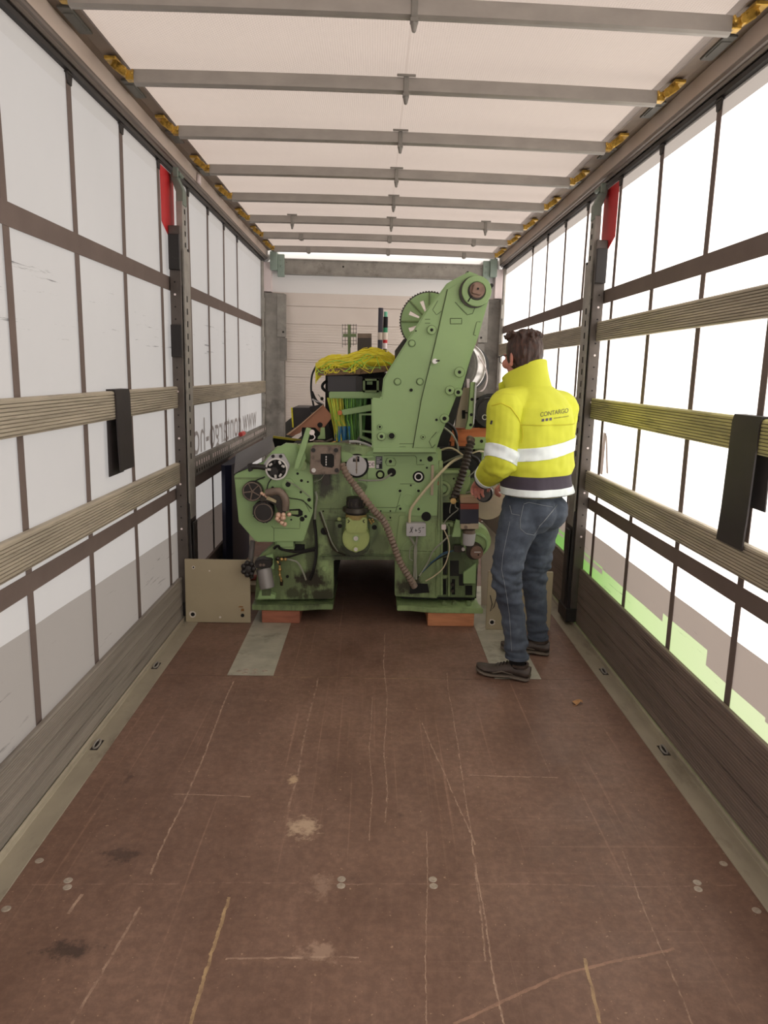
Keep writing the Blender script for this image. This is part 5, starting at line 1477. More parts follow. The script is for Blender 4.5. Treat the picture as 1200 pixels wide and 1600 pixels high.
# brown board leaning on the loom, clutter on the left
BP = MB().plate([(450, 680), (470, 664), (505, 633), (517, 648), (517, 655), (500, 676), (492, 668), (472, 668), (470, 676), (456, 682)], 4.72, 0.02).build('leaning_board', M_BROWNP, L, bevel=0.003)
MB().plate([(450, 680), (470, 664), (505, 633), (506, 631), (470, 662), (447, 679)], 4.70, 0.04).build('leaning_board_edge', mat('bare_board_edge', S(196, 160, 130), 0.6), BP)
MB().disc(500, 664, 4, 4.715, 0.006).build('hole', M_BLACK, BP)
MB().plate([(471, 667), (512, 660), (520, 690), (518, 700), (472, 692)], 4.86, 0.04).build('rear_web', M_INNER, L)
MB().plate([(501, 668), (507, 668), (508, 686), (496, 686), (497, 682), (500, 680)], 4.68, 0.03).build('small_bracket', M_GREEN_G, L, bevel=0.002)
for pts, m, r in (([(486, 688, 4.6), (500, 694, 4.58), (520, 687, 4.6)], M_OIL, .012), ([(490, 692, 4.55), (505, 696, 4.55), (525, 690, 4.56)], M_BRASS, .006), ([(480, 696, 4.6), (497, 690, 4.6), (515, 693, 4.6)], M_IRON, .010)):
    cable('warp_rod', pts, r, m, L)
MB().plate([(446, 660), (456, 652), (456, 684), (446, 690)], 5.6, 0.3).build('rear_box', mat('rear_box_grey', S(84, 84, 80), 0.6), L)
DB = MB().plate([(456.5, 637), (486, 637), (486, 668), (458.5, 668)], 5.4, 0.4).build('dark_cabinet', mat('dark_cabinet_paint', S(62, 58, 60), 0.5, var=0.06), L, bevel=0.004)
MB().plate([(454.5, 637), (457, 637), (459, 668), (456.5, 668)], 5.39, 0.03).build('cabinet_edge', M_YCORD, DB)
cable('black_cable', [(494, 572, 5.0), (488, 585, 5.0), (486, 602, 5.0), (487, 618, 5.0), (490, 634, 5.0)], 0.007, M_CABLE_B, L)
cable('black_cable', [(487, 612, 5.0), (494, 626, 4.98), (505, 634, 4.96)], 0.010, M_CABLE_B, L)
cable('pale_cable', [(488, 624, 4.98), (497, 628, 4.97), (505, 632, 4.96)], 0.006, M_LGREY, L)
cable('black_cable', [(512, 594, 4.9), (505, 600, 4.9), (504, 606, 4.9), (510, 612, 4.9)], 0.010, M_CABLE_B, L)
MB().plate([(483, 636), (500, 632), (501, 640), (486, 645)], 4.95, 0.05).build('rear_clip', M_DARK, L, bevel=0.003)
MB().ball(P(503, 623, 4.95), 0.012, u=10, v=8).build('cable_knob', M_DARK, L)
cable('thin_rod', [(497, 616, 4.96), (506, 628, 4.96)], 0.003, M_CABLE_G, L)
# light yarn rack and cabinet standing at the back of the loom
RK = MB().rect(543.5, 507, 547.5, 560, 5.55, 0.02).build('rack_post', M_GREEN_D, L)
MB().rect(536, 521.5, 557, 526.5, 5.545, 0.02).build('rack_bar', M_GREEN_D, RK)
for i in range(6):
    MB().tube(PP([(535+i*4.3, 506.5, 5.56), (535+i*4.3, 543-(i % 3)*3, 5.56)]), 0.0018, 5).build('rack_wire', M_OIL, RK)
for i in range(6):
    MB().tube(PP([(534.5, 508+i*6, 5.56), (557.5, 508+i*6, 5.56)]), 0.0018, 5).build('rack_wire', M_OIL, RK)
MB().rect(558.5, 528, 580.5, 565, 5.5, 0.2).build('rear_cabinet', mat('rear_cabinet_brown', S(70, 62, 58), 0.5), L)
MB().rect(558.5, 521, 580.5, 528, 5.499, 0.202).build('cabinet_label', M_IRON, L)
MB().box(-0.42, 0.06, 5.3, 5.9, 1.05, 1.52).build('rear_bulk', M_INNER, L, bevel=0.01)

# rods tied together behind the loom
def rod(px0, px1, segs, label, Y):
    t = thing('padded_rod', (P((px0+px1)/2, 550, Y).x, Y, 0.0), label, 'rod', None)
    xm = P((px0+px1)/2, 500, Y).x
    r = (px1-px0)/2*Y/F
    for (y0, y1, m, nm, k_) in segs:
        z0 = P(px0, y0, Y).z; z1 = P(px0, y1, Y).z if y1 else 0.0
        MB().cyl((xm, Y, z1), (xm, Y, z0), r*k_, n=20).build(nm, m, t)
    return t
YQ = 6.35
M_FOAM = mat('dark_grey_foam', S(74, 72, 80), 0.9, var=0.05)
rod(591, 598.4, [(481, 519.5, M_FOAM, 'sleeve', 1), (519.5, 531, mat('clear_tape', S(214, 200, 186), 0.3), 'tape_wrap', 1.05), (531, 545, M_FOAM, 'sleeve', 1), (545, None, M_FOAM, 'shaft', 0.8)], 'taller dark grey padded rod standing behind the loom left of the gear', YQ)
rod(599, 606, [(487, 495, mat('teal_cap', S(106, 190, 156), 0.5), 'cap', .75), (495, 512, M_BLACK, 'sleeve', 1), (512, 519.5, mat('green_tape', S(40, 134, 92), 0.5), 'green_band', 1.02), (519.5, 531, mat('clear_tape_wrap', S(220, 206, 192), 0.3), 'tape_wrap', 1.08),
               (531, 536, M_RED, 'red_band', 1.0), (536, 545, M_WHITEP, 'white_band', .9), (545, None, M_DARK, 'shaft', 0.8)], 'shorter striped rod with green, white and red bands behind the loom', YQ)

# things left of the loom, on the far floor
o = MB().loft([[Vector((-1.16+0.07*u+0.03*noise.noise((j*0.8, u*2, 1)), 5.30+0.75*u2, 0.001+z)) for (u, u2, j) in
      [(0, 0, 0), (.5, -.04, 1), (1, 0.02, 2), (1.15, .3, 3), (1.0, .6, 4), (1.15, .85, 5), (1, 1, 6), (.4, 1.03, 7), (0, 1, 8), (-.1, .5, 9)]] for z in (0.0, 0.2, 0.45, 0.7, 0.84)]).build('folded_tarpaulin', mat('navy_tarpaulin', S(22, 26, 50), 0.6, var=0.15))
tag(o, 'dark navy folded tarpaulin standing against the left wall behind the loom', 'tarpaulin')
o = MB().tube([(-1.16, 5.05, 0.075), (-0.50, 5.10, 0.075)], 0.02, 12).build('red_pipe', mat('faded_red_pipe', S(160, 84, 70), 0.5, var=0.1))
tag(o, 'faded red pipe lying across the floor behind the left square plate', 'pipe')
o = MB().box(-1.0, -0.52, 4.95, 5.75, 0.001, 0.054).build('grey_pallet_sheet', M_OLIVE, bevel=0.003)
tag(o, 'flat olive-grey panel on the floor left of the loom, under the red pipe', 'panel')
t = thing('ratchet_strap', P(404, 690, 6.4), 'red ratchet handle lying on top of the perforated rail', 'ratchet')
c = Vector((-1.195, 6.35, 0.957))
t.location = c; WORLD[t.name] = c
MB().hexa(c+Vector((0.0, 0.0, 0.02)), (0.035, 0.17, 0.036)).build('handle', mat('red_plastic', S(214, 74, 70), 0.4), t, bevel=0.008)
MB().hexa(c+Vector((-0.005, 0.13, 0.016)), (0.03, 0.10, 0.028)).build('buckle', M_GALV, t, bevel=0.004)
# pale board leaning between loom and right wall
o = MB().sweep([P(752, 815, 4.75), P(764, 815, 4.75), P(792, 862, 4.75), P(800, 900, 4.75), (0.9, 4.75, 0.002), (0.68, 4.75, 0.002)], (0, 0.02, 0)).build('pale_board', mat('pale_board', S(196, 182, 166), 0.6, var=0.05))
tag(o, 'pale beige board standing on the floor between the loom and the man', 'board')
# ------------------------------------------------------------------ the man
D = Vector((-0.66, 0.75, 0)).normalized()          # where his chest points
Rr = Vector((D.y, -D.x, 0))                         # his right
UPZ = Vector((0, 0, 1))
H = Vector((-0.46, 0.87, -0.10)).normalized()       # where he looks
HR = Vector((H.y, -H.x, 0)).normalized()
HU = HR.cross(H).normalized()
MAN = thing('person', (0.74, 3.68, 0.0), 'man in a yellow high-visibility jacket and blue jeans working at the loom, seen from behind', 'person')

def remeshed(mb, voxel, smooth_it=4, fn=None):
    """one continuous skin from overlapping closed shapes"""
    me = bpy.data.meshes.new('tmp'); mb.bm.normal_update()
    bmesh.ops.recalc_face_normals(mb.bm, faces=mb.bm.faces)
    mb.bm.to_mesh(me); mb.bm.free()
    o = bpy.data.objects.new('tmp', me); COL.objects.link(o)
    m = o.modifiers.new('r', 'REMESH'); m.mode = 'VOXEL'; m.voxel_size = voxel
    s = o.modifiers.new('s', 'SMOOTH'); s.iterations = smooth_it; s.factor = 0.5
    bpy.context.view_layer.update()
    out = bpy.data.meshes.new_from_object(o.evaluated_get(bpy.context.evaluated_depsgraph_get()))
    bpy.data.objects.remove(o)
    b = MB(); b.bm.free(); b.bm = bmesh.new(); b.bm.from_mesh(out)
    b.bm.normal_update()
    if fn:
        for v in b.bm.verts:
            v.co = v.co+v.normal*fn(v.co)
        b.bm.normal_update()
    return b

def strip(src, planes, off, keep=None):
    """patch of a garment between planes (point, normal kept side), lifted off by 'off'"""
    bm = src.copy()
    for p, nrm in planes:
        bmesh.ops.bisect_plane(bm, geom=list(bm.verts)+list(bm.edges)+list(bm.faces), plane_co=Vector(p), plane_no=-Vector(nrm), clear_outer=True)
    if keep:
        bm.normal_update()
        bmesh.ops.delete(bm, geom=[f for f in bm.faces if not keep(f.calc_center_median(), f.normal)], context='FACES')
    bm.normal_update()
    inner = []
    for v in bm.verts: v.co = v.co+v.normal*off
    b = MB(); b.bm.free(); b.bm = bm
    bm.normal_update()
    nr = {v: v.normal.copy() for v in bm.verts}
    be = [e for e in bm.edges if len(e.link_faces) == 1]
    ex = bmesh.ops.extrude_edge_only(bm, edges=be)
    old = {tuple(round(c_, 6) for c_ in v.co): n_ for v, n_ in nr.items()}
    for v in [g for g in ex['geom'] if isinstance(g, bmesh.types.BMVert)]:
        v.co = v.co-old.get(tuple(round(c_, 6) for c_ in v.co), Vector((0, 0, 0)))*off*0.9
    return b

def skinm(name, col):
    t = NT(name); v = t.coord('World')
    t.base(t.ramp(t.noise(v, 18, 4), [(0.3, sc(col, 0.88)), (0.7, sc(col, 1.08))]))
    t.b.inputs['Roughness'].default_value = 0.5
    t.b.inputs['Subsurface Weight'].default_value = 0.1
    t.b.inputs['Subsurface Radius'].default_value = (0.01, 0.004, 0.002)
    return t.m
M_SKIN = skinm('skin', S(206, 140, 124))

Psh_l, Pel_l, Pwr_l = P(789, 640, 3.57), P(783, 722, 3.57), P(757, 747, 3.83)
Psh_r, Pel_r, Pwr_r = P(880, 640, 3.86), P(868, 722, 3.98), P(812, 745, 4.02)
HIP = P(834, 792, 3.70); CHEST = P(838, 660, 3.70); NECK = P(824, 606, 3.72); HEAD = P(817, 556, 3.745)
hip_l, kn_l, an_l = P(815, 806, 3.63), P(791, 902, 3.56), P(808, 1030, 3.545)
hip_r, kn_r, an_r = P(846, 806, 3.78), P(834, 900, 3.86), P(840, 1002, 3.90)

# body: torso, limbs, head and hands grown together as one surface
b = MB()
b.cap(HIP, 0.095, CHEST, 0.105); b.cap(CHEST-Rr*0.09, 0.10, CHEST+Rr*0.09, 0.10); b.cap(CHEST, 0.10, NECK, 0.062)
b.cap(NECK-UPZ*0.03, 0.060, HEAD-H*0.012-HU*0.04, 0.054)
for sh, el, wr in ((Psh_l, Pel_l, Pwr_l), (Psh_r, Pel_r, Pwr_r)):
    b.cap(sh, 0.058, el, 0.043); b.cap(el, 0.043, wr, 0.028)
for hp, kn, an in ((hip_l, kn_l, an_l), (hip_r, kn_r, an_r)):
    b.cap(hp, 0.070, kn, 0.045); b.cap(kn, 0.045, an, 0.034)
    b.cap(an, 0.034, Vector((an.x, an.y, 0.045)), 0.032)
RH3 = Matrix((HR, H, HU)).transposed()
b.ball(HEAD+HU*0.012-H*0.006, 0.1, (0.077, 0.098, 0.108) and (0.77, 0.97, 1.06), RH3, 24, 16)          # skull
b.ball(HEAD+H*0.030-HU*0.060, 0.1, (0.58, 0.62, 0.56), RH3, 20, 14)                                    # jaw
b.ball(HEAD+H*0.078-HU*0.098, 0.1, (0.22, 0.20, 0.18), RH3, 14, 10)                                    # chin
b.cap(HEAD+H*0.094-HU*0.002, 0.009, HEAD+H*0.116-HU*0.036, 0.014, 12)                                  # nose
for s in (-1, 1):
    b.ball(HEAD+H*0.085+HR*s*0.034+HU*0.010, 0.1, (0.24, 0.14, 0.08), RH3, 12, 8)                       # brow
    b.ball(HEAD+H*0.083+HR*s*0.034-HU*0.008, 0.012, u=12, v=8)                                          # eye
    b.ball(HEAD+H*0.070+HR*s*0.046-HU*0.034, 0.026, u=12, v=8)                                          # cheek
    Re = RH3 @ Matrix.Rotation(s*0.45, 3, 'Z')
    b.ball(HEAD+HR*s*0.081-H*0.012-HU*0.016, 0.1, (0.08, 0.17, 0.30), Re, 14, 12)                       # ear
    b.ball(HEAD+HR*s*0.079-H*0.006-HU*0.044, 0.011, u=10, v=8)                                          # lobe
for dz in (-0.060, -0.068): b.cap(HEAD+H*0.093+HU*dz-HR*0.018, 0.006, HEAD+H*0.093+HU*dz+HR*0.018, 0.006, 10)   # lips

def hand(b, wr, fwd, side, dn, thumb_side):
    """palm, four fingers of different lengths curled down around a bar, thumb off the side of the palm"""
    pc = wr+fwd*0.05
    R = Matrix((side, fwd, dn)).transposed()
    b.cap(wr, 0.027, wr+fwd*0.02, 0.026, 12)
    b.ball(wr+fwd*0.058, 0.1, (0.42, 0.52, 0.17), R, 16, 10)
    for i, L_ in enumerate((0.070, 0.080, 0.074, 0.058)):
        o_ = (i-1.5)*0.0205*thumb_side
        k0 = wr+fwd*(0.098-0.004*abs(i-1.2))-side*o_
        k1 = k0+fwd*L_*0.42+dn*L_*0.16
        k2 = k1+fwd*L_*0.12+dn*L_*0.34
        k3 = k2-fwd*L_*0.16+dn*L_*0.22
        b.cap(k0-fwd*0.03, 0.0095, k0, 0.0095, 10); b.cap(k0, 0.0095, k1, 0.0088, 10); b.cap(k1, 0.0088, k2, 0.0082, 10); b.cap(k2, 0.0082, k3, 0.0074, 10)
    t0 = wr+fwd*0.030+side*thumb_side*0.030; t1 = t0+fwd*0.034+side*thumb_side*0.024+dn*0.012; t2 = t1+fwd*0.030+dn*0.016-side*thumb_side*0.002
    b.cap(wr+fwd*0.02, 0.018, t0, 0.014, 10); b.cap(t0, 0.014, t1, 0.0115, 10); b.cap(t1, 0.0115, t2, 0.0095, 10)
fl_ = (Pwr_l-Pel_l).normalized()
hf = (fl_+Vector((-0.10, 0.25, -0.35))).normalized()
hs = hf.cross(UPZ).normalized(); hd = hf.cross(hs).normalized()
hd = hd if hd.z < 0 else -hd
hand(b, Pwr_l+fl_*0.015, hf, hs, hd, 1)
fr_ = (Pwr_r-Pel_r).normalized(); hs2 = fr_.cross(UPZ).normalized(); hd2 = fr_.cross(hs2).normalized(); hd2 = hd2 if hd2.z < 0 else -hd2
hand(b, Pwr_r+fr_*0.015, fr_, hs2, hd2, -1)
body = remeshed(b, 0.0040, 2)
BODY = body.build('body', M_SKIN, MAN, angle=180)

# hair
def hair_fn(co):
    q = co-HEAD
    return 0.006*noise.noise((q.dot(HR)*70, q.dot(H)*55, q.dot(HU)*14))+0.005*noise.noise((q.dot(HR)*25+7, q.dot(H)*25, q.dot(HU)*9))
b = MB()
b.ball(HEAD+HU*0.020-H*0.012, 0.1, (0.87, 1.02, 1.10), RH3, 24, 18)
b.ball(HEAD-HU*0.035-H*0.045, 0.1, (0.70, 0.62, 0.72), RH3, 20, 14)
rg = random.Random(5)
for i in range(46):
    a = rg.uniform(0, 2*PI); e = rg.uniform(0.15, 0.62)
    r_ = math.cos(e)
    p0 = HEAD+HU*0.012-H*0.006+HR*0.080*r_*math.cos(a)+H*0.095*r_*math.sin(a)+HU*(0.085+0.05*math.sin(e)-0.012)
    lean = HR*(-0.25+rg.uniform(-.3, .3))+H*rg.uniform(-0.35, 0.45)
    b.cap(p0-HU*0.006, 0.012, p0+(lean*0.8+HU*0.25)*0.024, 0.005, 8)
hb = remeshed(b, 0.0042, 1, hair_fn)
bm = hb.bm
bmesh.ops.bisect_plane(bm, geom=list(bm.verts)+list(bm.edges)+list(bm.faces), plane_co=HEAD+H*0.068+HU*0.05, plane_no=(H*0.95-HU*0.25).normalized(), clear_outer=True)
bmesh.ops.bisect_plane(bm, geom=list(bm.verts)+list(bm.edges)+list(bm.faces), plane_co=HEAD+H*0.044-HU*0.022, plane_no=(H*0.75-HU*0.62).normalized(), clear_outer=True)
bmesh.ops.bisect_plane(bm, geom=list(bm.verts)+list(bm.edges)+list(bm.faces), plane_co=HEAD-HU*0.098, plane_no=-HU, clear_outer=True)
def hairm():
    t = NT('brown_hair'); v = t.coord('World', (1, 1, 0.22))
    t.base(t.ramp(t.noise(v, 130, 3), [(0.3, S(32, 20, 17)), (0.7, S(80, 51, 39))]))
    t.b.inputs['Roughness'].default_value = 0.42
    t.ln(t.bump(t.noise(v, 260, 2), 0.6, 0.004), t.b.inputs['Normal'])
    return t.m
hb.build('hair', hairm(), MAN, angle=180)
# glasses
b = MB()
for s in (-1, 1):
    b.tube([HEAD+HR*s*0.083-H*0.02+HU*0.002, HEAD+HR*s*0.084+H*0.05+HU*0.004, HEAD+HR*s*0.074+H*0.108+HU*0.002], 0.0022, 6)
    cc = HEAD+HR*s*0.036+H*0.112-HU*0.008
    b.tube([cc+HR*0.030*math.cos(a)+HU*0.021*math.sin(a)-H*0.006*abs(math.cos(a)) for a in [2*PI*i/20 for i in range(21)]], 0.002, 6)
b.tube([HEAD-HR*0.007+H*0.112, HEAD+HR*0.007+H*0.112], 0.002, 6)
b.build('glasses', M_DARK, MAN)

# trousers
def fold(co, amp):
    return amp*(0.6*noise.noise((co.x*9, co.y*9, co.z*24))+0.4*noise.noise((co.x*22, co.y*22, co.z*42+3)))
def jeans_fn(co):
    k = 1.0
    for c in (kn_l, kn_r): k += 1.6*max(0, 1-abs(co.z-c.z)/0.12)
    k += 1.2*max(0, 1-abs(co.z-0.16)/0.08)
    return fold(co, 0.0088*k)
b = MB()
b.cap(HIP+D*0.005-Rr*0.065, 0.122, HIP+Rr*0.065+D*0.005, 0.118); b.cap(HIP+UPZ*0.08-Rr*0.05, 0.115, HIP+Rr*0.05+UPZ*0.08, 0.112)
b.ball(HIP-D*0.045-Rr*0.05-UPZ*0.02, 0.108); b.ball(HIP-D*0.045+Rr*0.06-UPZ*0.02, 0.104)
def leg(pts):
    for (p, r), (q, s) in zip(pts, pts[1:]): b.cap(p, r, q, s)
b.ball(kn_l+UPZ*0.01, 0.076)
leg([(hip_l, 0.108), (P(800, 850, 3.59), 0.090), (kn_l, 0.073), (P(801, 955, 3.55), 0.062), (P(808, 1024, 3.54), 0.056)])
leg([(hip_r, 0.105), (P(842, 850, 3.82), 0.084), (kn_r, 0.070), (P(838, 950, 3.89), 0.059), (P(840.5, 994, 3.90), 0.054)])
tb = remeshed(b, 0.0062, 6, jeans_fn)
# open the hems
lz, rz = P(808, 1029, 3.50).z, P(840, 996, 3.88).z
def denim():
    t = NT('faded_blue_denim'); v = t.coord('World')
    c = t.ramp(t.noise(v, 9, 6, 0.65), [(0.3, S(52, 59, 72)), (0.55, S(72, 81, 95)), (0.8, S(100, 109, 121))])
    t.base(c); t.b.inputs['Roughness'].default_value = 0.85
    t.ln(t.bump(t.noise(v, 330, 2), 0.25, 0.003), t.b.inputs['Normal'])
    return t.m
M_DENIM = denim()
M_STITCH = mat('denim_stitching', S(136, 142, 148), 0.8, var=0.1)
bmesh.ops.bisect_plane(tb.bm, geom=list(tb.bm.verts)+list(tb.bm.edges)+list(tb.bm.faces), plane_co=(0, 0, min(lz, rz)), plane_no=(0, 0, -1), clear_outer=True)
for hz, side in ((lz, -1), (rz, 1)):
    vs_ = [v for v in tb.bm.verts if v.co.z < 0.4 and (v.co.y-3.72)*side > 0]
    es_ = list({e for v in vs_ for e in v.link_edges}); fs_ = list({f for v in vs_ for f in v.link_faces})
    bmesh.ops.bisect_plane(tb.bm, geom=vs_+es_+fs_, plane_co=(0, 0, hz), plane_no=(0, 0, -1), clear_outer=True)
jsrc = tb.bm.copy()
TR = tb.build('jeans', M_DENIM, MAN, angle=180)
jb = BVHTree.FromBMesh(jsrc)
def on_surf(bvh, px, py, lift=0.002):
    d = ray(px, py).normalized()
    h = bvh.ray_cast(CAM, d)
    return (h[0]+h[1]*lift) if h[0] is not None else None
def stitch(pix, name='stitching', m=None, r=0.0014):
    pts = []
    for (a, c) in zip(pix, pix[1:]):
        n = max(2, int(math.hypot(c[0]-a[0], c[1]-a[1])/3))
        for i in range(n):
            q = on_surf(jb, a[0]+(c[0]-a[0])*i/n, a[1]+(c[1]-a[1])*i/n)
            if q is not None: pts.append(q)
    if len(pts) > 2: MB().tube(pts, r, 5).build(name, m or M_STITCH, TR)
stitch([(818, 788), (826, 785), (845, 789), (866, 793)]); stitch([(818, 790), (813, 812), (813, 826), (822, 834), (834, 836), (843, 822), (866, 794)])
stitch([(797, 790), (800, 803), (815, 806)]); stitch([(797, 815), (792, 838), (786, 868), (784, 890), (790, 920), (796, 960), (800, 1020)], r=0.001)
stitch([(842, 822), (852, 812), (862, 800), (872, 786)])
for an, pz, rr in ((P(808, 1024, 3.54), lz, 0.0585), (P(840.5, 994, 3.90), rz, 0.0565)):
    MB().tubering(Vector((an.x, an.y, pz-0.010)), UPZ, rr+0.003, rr-0.004, 0.014, 36).build('trouser_hem', M_STITCH if False else M_DENIM, TR)
# socks and shoes
M_SOCK = mat('black_sock', S(16, 15, 16), 0.95)
for an in (an_l, an_r): MB().cap(Vector((an.x, an.y, 0.12)), 0.043, Vector((an.x, an.y, 0.06)), 0.040).build('sock', M_SOCK, MAN)
M_SHOE = mat('brown_black_leather', S(66, 56, 50), 0.5, var=0.2, scale=14, dirt=(S(98, 86, 76), 18, 0.6, 0.5))
M_SOLE = mat('grey_shoe_sole', S(104, 94, 84), 0.7, var=0.1)
def shoe(heel, toe):
    u = (toe-heel); Ls = u.length; u.normalize(); w = Vector((-u.y, u.x, 0))
    prof = [(0.0, .034, .062, .010), (.05, .038, .075, .0), (.2, .040, .078, .004), (.36, .040, .078, .010), (.52, .044, .066, .006), (.68, .049, .054, .002), (.82, .047, .046, .004), (.93, .036, .042, .012), (1.0, .016, .034, .018)]
    n = 20; up = []; so = []
    for f, hw, ht, lift in prof:
        c = heel+u*Ls*f
        ru = []; rs = []
        for i in range(n):
            a = 2*PI*i/n
            cx_, cz_ = math.cos(a), math.sin(a)
            sx = math.copysign(abs(cx_)**0.8, cx_); sz = math.copysign(abs(cz_)**0.8, cz_)
            zz = 0.016+lift+(ht-0.016)/2*(1+sz)
            k = 1-0.28*max(0, sz)
            ru.append(c+w*hw*sx*k+UPZ*zz)
            rs.append(c+w*(hw+0.004)*sx+UPZ*(lift*0.8+0.010+0.0095*sz))
        up.append(ru); so.append(rs)
    UPR = MB().loft(up).build('shoe', M_SHOE, MAN, angle=60)
    MB().loft(so).build('sole', M_SOLE, UPR, angle=60)
    c = heel+u*Ls*0.60
    for i in range(4):
        q = heel+u*Ls*(0.44+0.06*i)
        MB().tube([q-w*0.024+UPZ*(0.078-0.006*i), q+UPZ*(0.088-0.008*i), q+w*0.024+UPZ*(0.078-0.006*i)], 0.0026, 6).build('lace', M_DARK, UPR)
    MB().tube([heel+u*Ls*0.30+w*0.044+UPZ*0.036, heel+u*Ls*0.5+w*0.0445+UPZ*0.044, heel+u*Ls*0.66+w*0.050+UPZ*0.03], 0.003, 6).build('overlay', M_SOLE, UPR)
    MB().tubering(Vector((heel.x, heel.y, 0))+u*Ls*0.20+UPZ*0.072, UPZ, 0.046, 0.034, 0.014, 24).build('shoe_collar', M_SHOE, UPR)
shoe(Vector((0.752, 3.515, 0)), Vector((0.492, 3.615, 0)))
shoe(Vector((0.935, 3.875, 0)), Vector((0.672, 3.935, 0)))

# jacket -----------------------------------------------------------------------
def ell(c, a, bb, tilt=0.0, n=32):
    return [c+Rr*a*math.copysign(abs(math.cos(t))**0.85, math.cos(t))+D*bb*math.copysign(abs(math.sin(t))**0.85, math.sin(t))+UPZ*(tilt*math.sin(t)) for t in [2*PI*i/n for i in range(n)]]
rows = [(840, 784, 3.700, .207, .150), (840, 772, 3.700, .208, .152), (838, 755, 3.700, .204, .150), (837, 742, 3.700, .204, .150), (838, 728, 3.700, .216, .156), (839, 705, 3.700, .214, .154), (840, 680, 3.700, .216, .152),
        (840, 655, 3.700, .212, .148), (839, 636, 3.705, .200, .138), (836, 620, 3.710, .170, .122), (832, 608, 3.715, .125, .106), (828, 600, 3.72, .095, .092)]
b = MB()
b.loft([ell(P(x, y, Y), a, bb) for x, y, Y, a, bb in rows])
b.cap(P(790, 634, 3.585), 0.082, P(836, 626, 3.70), 0.086); b.cap(P(880, 636, 3.83), 0.078, P(836, 626, 3.70), 0.086)
def jacket_fn(co):
    k = 1.0+1.4*max(0, 1-abs(co.z-1.10)/0.14)+0.8*max(0, 1-abs(co.z-1.30)/0.12)
    return 0.0085*k*(0.6*noise.noise((co.x*7+co.z*3, co.y*7, co.z*13))+0.4*noise.noise((co.x*17, co.y*17+co.z*5, co.z*20)))
jk = remeshed(b, 0.0065, 5, jacket_fn)
hemz = P(840, 777.5, 3.55).z
bmesh.ops.bisect_plane(jk.bm, geom=list(jk.bm.verts)+list(jk.bm.edges)+list(jk.bm.faces), plane_co=(0, 0, hemz), plane_no=(0, 0, -1), clear_outer=True)
src = jk.bm.copy()
def hivis(name, col):
    t = NT(name); v = t.coord('World')
    t.base(t.ramp(t.noise(v, 6, 4), [(0.3, sc(col, 0.93)), (0.7, sc(col, 1.05))]))
    t.b.inputs['Roughness'].default_value = 0.75
    t.ln(t.bump(t.noise(v, 400, 2), 0.15, 0.002), t.b.inputs['Normal'])
    return t.m
M_HV = hivis('high_visibility_yellow', S(216, 221, 64))
M_NAVY = hivis('dark_purple_grey_cloth', S(66, 58, 72))
M_REFL = mat('silver_reflective_tape', S(238, 248, 252), 0.35, 0.05, var=0.07, scale=16)
JK = jk.build('jacket', M_HV, MAN, angle=180)
zz = lambda y: P(838, y, 3.55).z
plabel(strip(src, [((0, 0, hemz+0.001), UPZ), ((0, 0, zz(745)), -UPZ)], 0.003).build('navy_hem', M_NAVY, JK, angle=180, recalc=False), 'dark purple-grey lower part of the jacket')
tl = (UPZ+Rr*0.03).normalized()
strip(src, [((0, 0, zz(776)), UPZ), ((0, 0, zz(765)), -UPZ)], 0.006).build('reflective_band', M_REFL, JK, angle=180, recalc=False)
cb = P(838, 708, 3.55)
strip(src, [(cb-UPZ*0.030, (UPZ-Rr*0.14).normalized()), (cb+UPZ*0.034, -(UPZ-Rr*0.14).normalized())], 0.005).build('reflective_band', M_REFL, JK, angle=180, recalc=False)
strip(src, [((0, 0, zz(663)-0.004), UPZ), ((0, 0, zz(663)), -UPZ)], 0.0028, lambda c, n_: n_.dot(D) < 0).build('yoke_seam', mat('olive_seam', S(204, 200, 52), 0.8), JK, angle=180, recalc=False)
# collar, standing up and open towards the front
cr = []
cdat = [(P(829, 606, 3.715)+D*0.012, .112, .108, -0.012), (P(828, 597, 3.715)+D*0.020, .100, .110, -0.026), (P(827, 587, 3.715)+D*0.026, .092, .112, -0.040), (P(826.5, 578, 3.718)+D*0.030, .088, .114, -0.054)]
outer = [ell(c, a, bb, t) for c, a, bb, t in cdat]
inner = [ell(c, a-0.008, bb-0.008, t) for c, a, bb, t in reversed(cdat)]
b = MB(); b.loft(outer+inner, caps=False)
# right and left front tips of the open collar
for s in (-1, 1):
    base_ = P(829, 604, 3.715)+D*0.088+Rr*s*0.030
    b2 = [base_+UPZ*0.0, base_+UPZ*0.055-D*0.004, base_+D*0.052+Rr*s*0.045+UPZ*0.006, base_+D*0.045+Rr*s*0.045-UPZ*0.035]
    b.sweep(b2, Rr*s*0.008+UPZ*0.004)
b.build('collar', M_HV, JK, bevel=0.002, angle=60)
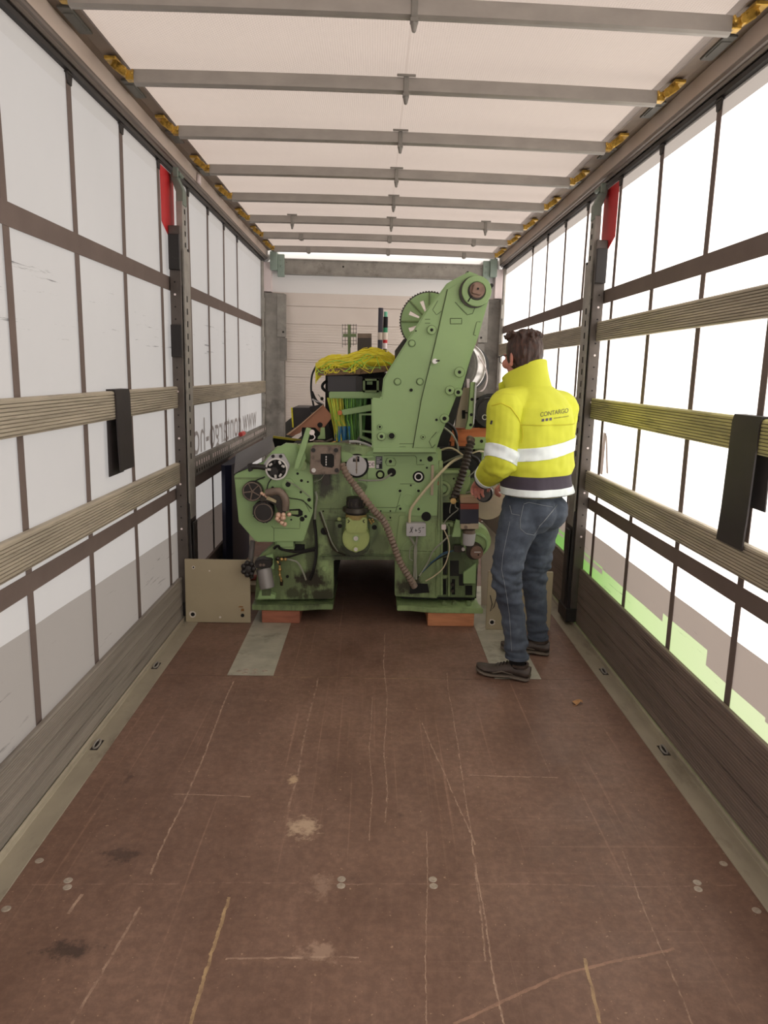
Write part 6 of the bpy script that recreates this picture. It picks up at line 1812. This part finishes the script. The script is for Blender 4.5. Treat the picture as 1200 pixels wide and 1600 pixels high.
# sleeves
def sleeve(sh, el, wr, rs, tilt=0.0):
    b = MB()
    b.cap(sh, rs[0], sh+(el-sh)*0.5, rs[1]); b.cap(sh+(el-sh)*0.5, rs[1], el, rs[2]); b.cap(el, rs[2], el+(wr-el)*0.55, rs[3]); b.cap(el+(wr-el)*0.55, rs[3], wr, rs[4])
    def fn(co):
        k = 1+2.2*max(0, 1-(co-el).length/0.16)
        return 0.0075*k*(0.6*noise.noise((co.x*11, co.y*11, co.z*20+co.x*8))+0.4*noise.noise((co.x*26, co.y*26, co.z*30)))
    sb = remeshed(b, 0.006, 4, fn)
    ax = (wr-el).normalized()
    bmesh.ops.bisect_plane(sb.bm, geom=list(sb.bm.verts)+list(sb.bm.edges)+list(sb.bm.faces), plane_co=wr+ax*0.012, plane_no=ax, clear_outer=True)
    s2 = sb.bm.copy()
    SL = sb.build('sleeve', M_HV, JK, angle=180)
    ua = (el-sh).normalized()
    nrm = (ua-Rr*tilt).normalized()
    c0 = sh+ua*(el-sh).length*0.88
    far = lambda c, n_: (c-(sh+ua*(c-sh).dot(ua))).length < 0.13
    strip(s2, [(c0-nrm*0.030, nrm), (c0+nrm*0.030, -nrm)], 0.004, far).build('reflective_band', M_REFL, SL, angle=180, recalc=False)
    strip(s2, [(wr-ax*0.058, ax), (wr-ax*0.022, -ax)], 0.004).build('reflective_band', M_REFL, SL, angle=180, recalc=False)
    strip(s2, [(wr-ax*0.022, ax)], 0.003).build('cuff', M_NAVY, SL, angle=180, recalc=False)
    return SL, s2
SL, ssrc = sleeve(Psh_l, Pel_l, Pwr_l, (.088, .086, .080, .072, .055), 0.42)
sleeve(Psh_r, Pel_r, Pwr_r, (.082, .080, .074, .066, .052))
sv = BVHTree.FromBMesh(ssrc); jv0 = BVHTree.FromBMesh(src)
pts = []
for (a, c) in zip([(768, 634), (783, 630), (798, 637), (809, 652), (816, 670), (817, 684)], [(783, 630), (798, 637), (809, 652), (816, 670), (817, 684), (814, 694)]):
    for i in range(5):
        d = ray(a[0]+(c[0]-a[0])*i/5, a[1]+(c[1]-a[1])*i/5).normalized()
        hs_ = [h for h in (sv.ray_cast(CAM, d), jv0.ray_cast(CAM, d)) if h[0] is not None]
        if hs_:
            h = min(hs_, key=lambda q: q[3]); pts.append(h[0]+h[1]*0.001)
MB().tube(pts, 0.003, 6).build('armhole_seam', mat('olive_piping', S(206, 200, 50), 0.8), JK)
MB().tube([P(768.5, 657, 3.50), P(767, 663, 3.50)], 0.005, 8).build('pen_loop', M_DARK, SL)
# print on the back: word, three squares and a fine line
jv = BVHTree.FromBMesh(src)
M_PRINT = mat('dark_grey_print', S(92, 88, 70), 0.7)
M_PRINT2 = mat('purple_grey_print', S(92, 84, 96), 0.7)
def to_jacket(u, v, lift):
    """(u right, v up) on the back, metres from the print's centre"""
    c = P(866, 645, 3.5)
    right = Vector((0.985, 0.17, 0.0)).normalized()
    q = c+right*u+UPZ*(v+u*0.16)
    d = (q-CAM).normalized()
    h = jv.ray_cast(CAM, d)
    return h[0]+h[1]*lift if h[0] is not None else q
def jprint(bm, name, m):
    for v in bm.verts: v.co = to_jacket(v.co.x, v.co.y, 0.0016)
    bb = MB(); bb.bm.free(); bb.bm = bm
    return bb.build(name, m, JK, smooth=False)
bm = text_mesh('CONTARGO', 0.030, spacing=0.96)
xs = [v.co.x for v in bm.verts]; kx = 0.140/(max(xs)-min(xs))
for v in bm.verts: v.co.x *= kx
bmesh.ops.subdivide_edges(bm, edges=[e for e in bm.edges if e.calc_length() > 0.01], cuts=1)
jprint(bm, 'back_lettering', M_PRINT)
for i in range(3):
    bm = bmesh.new(); bmesh.ops.create_grid(bm, x_segments=3, y_segments=3, size=0.0062)
    for v in bm.verts: v.co.x += -0.055+i*0.019; v.co.y += -0.027
    jprint(bm, 'print_square', M_PRINT2)
bm = text_mesh('trimodal network', 0.0105)
for v in bm.verts: v.co.x = v.co.x*1.0+0.036; v.co.y -= 0.026
jprint(bm, 'back_lettering', M_PRINT)
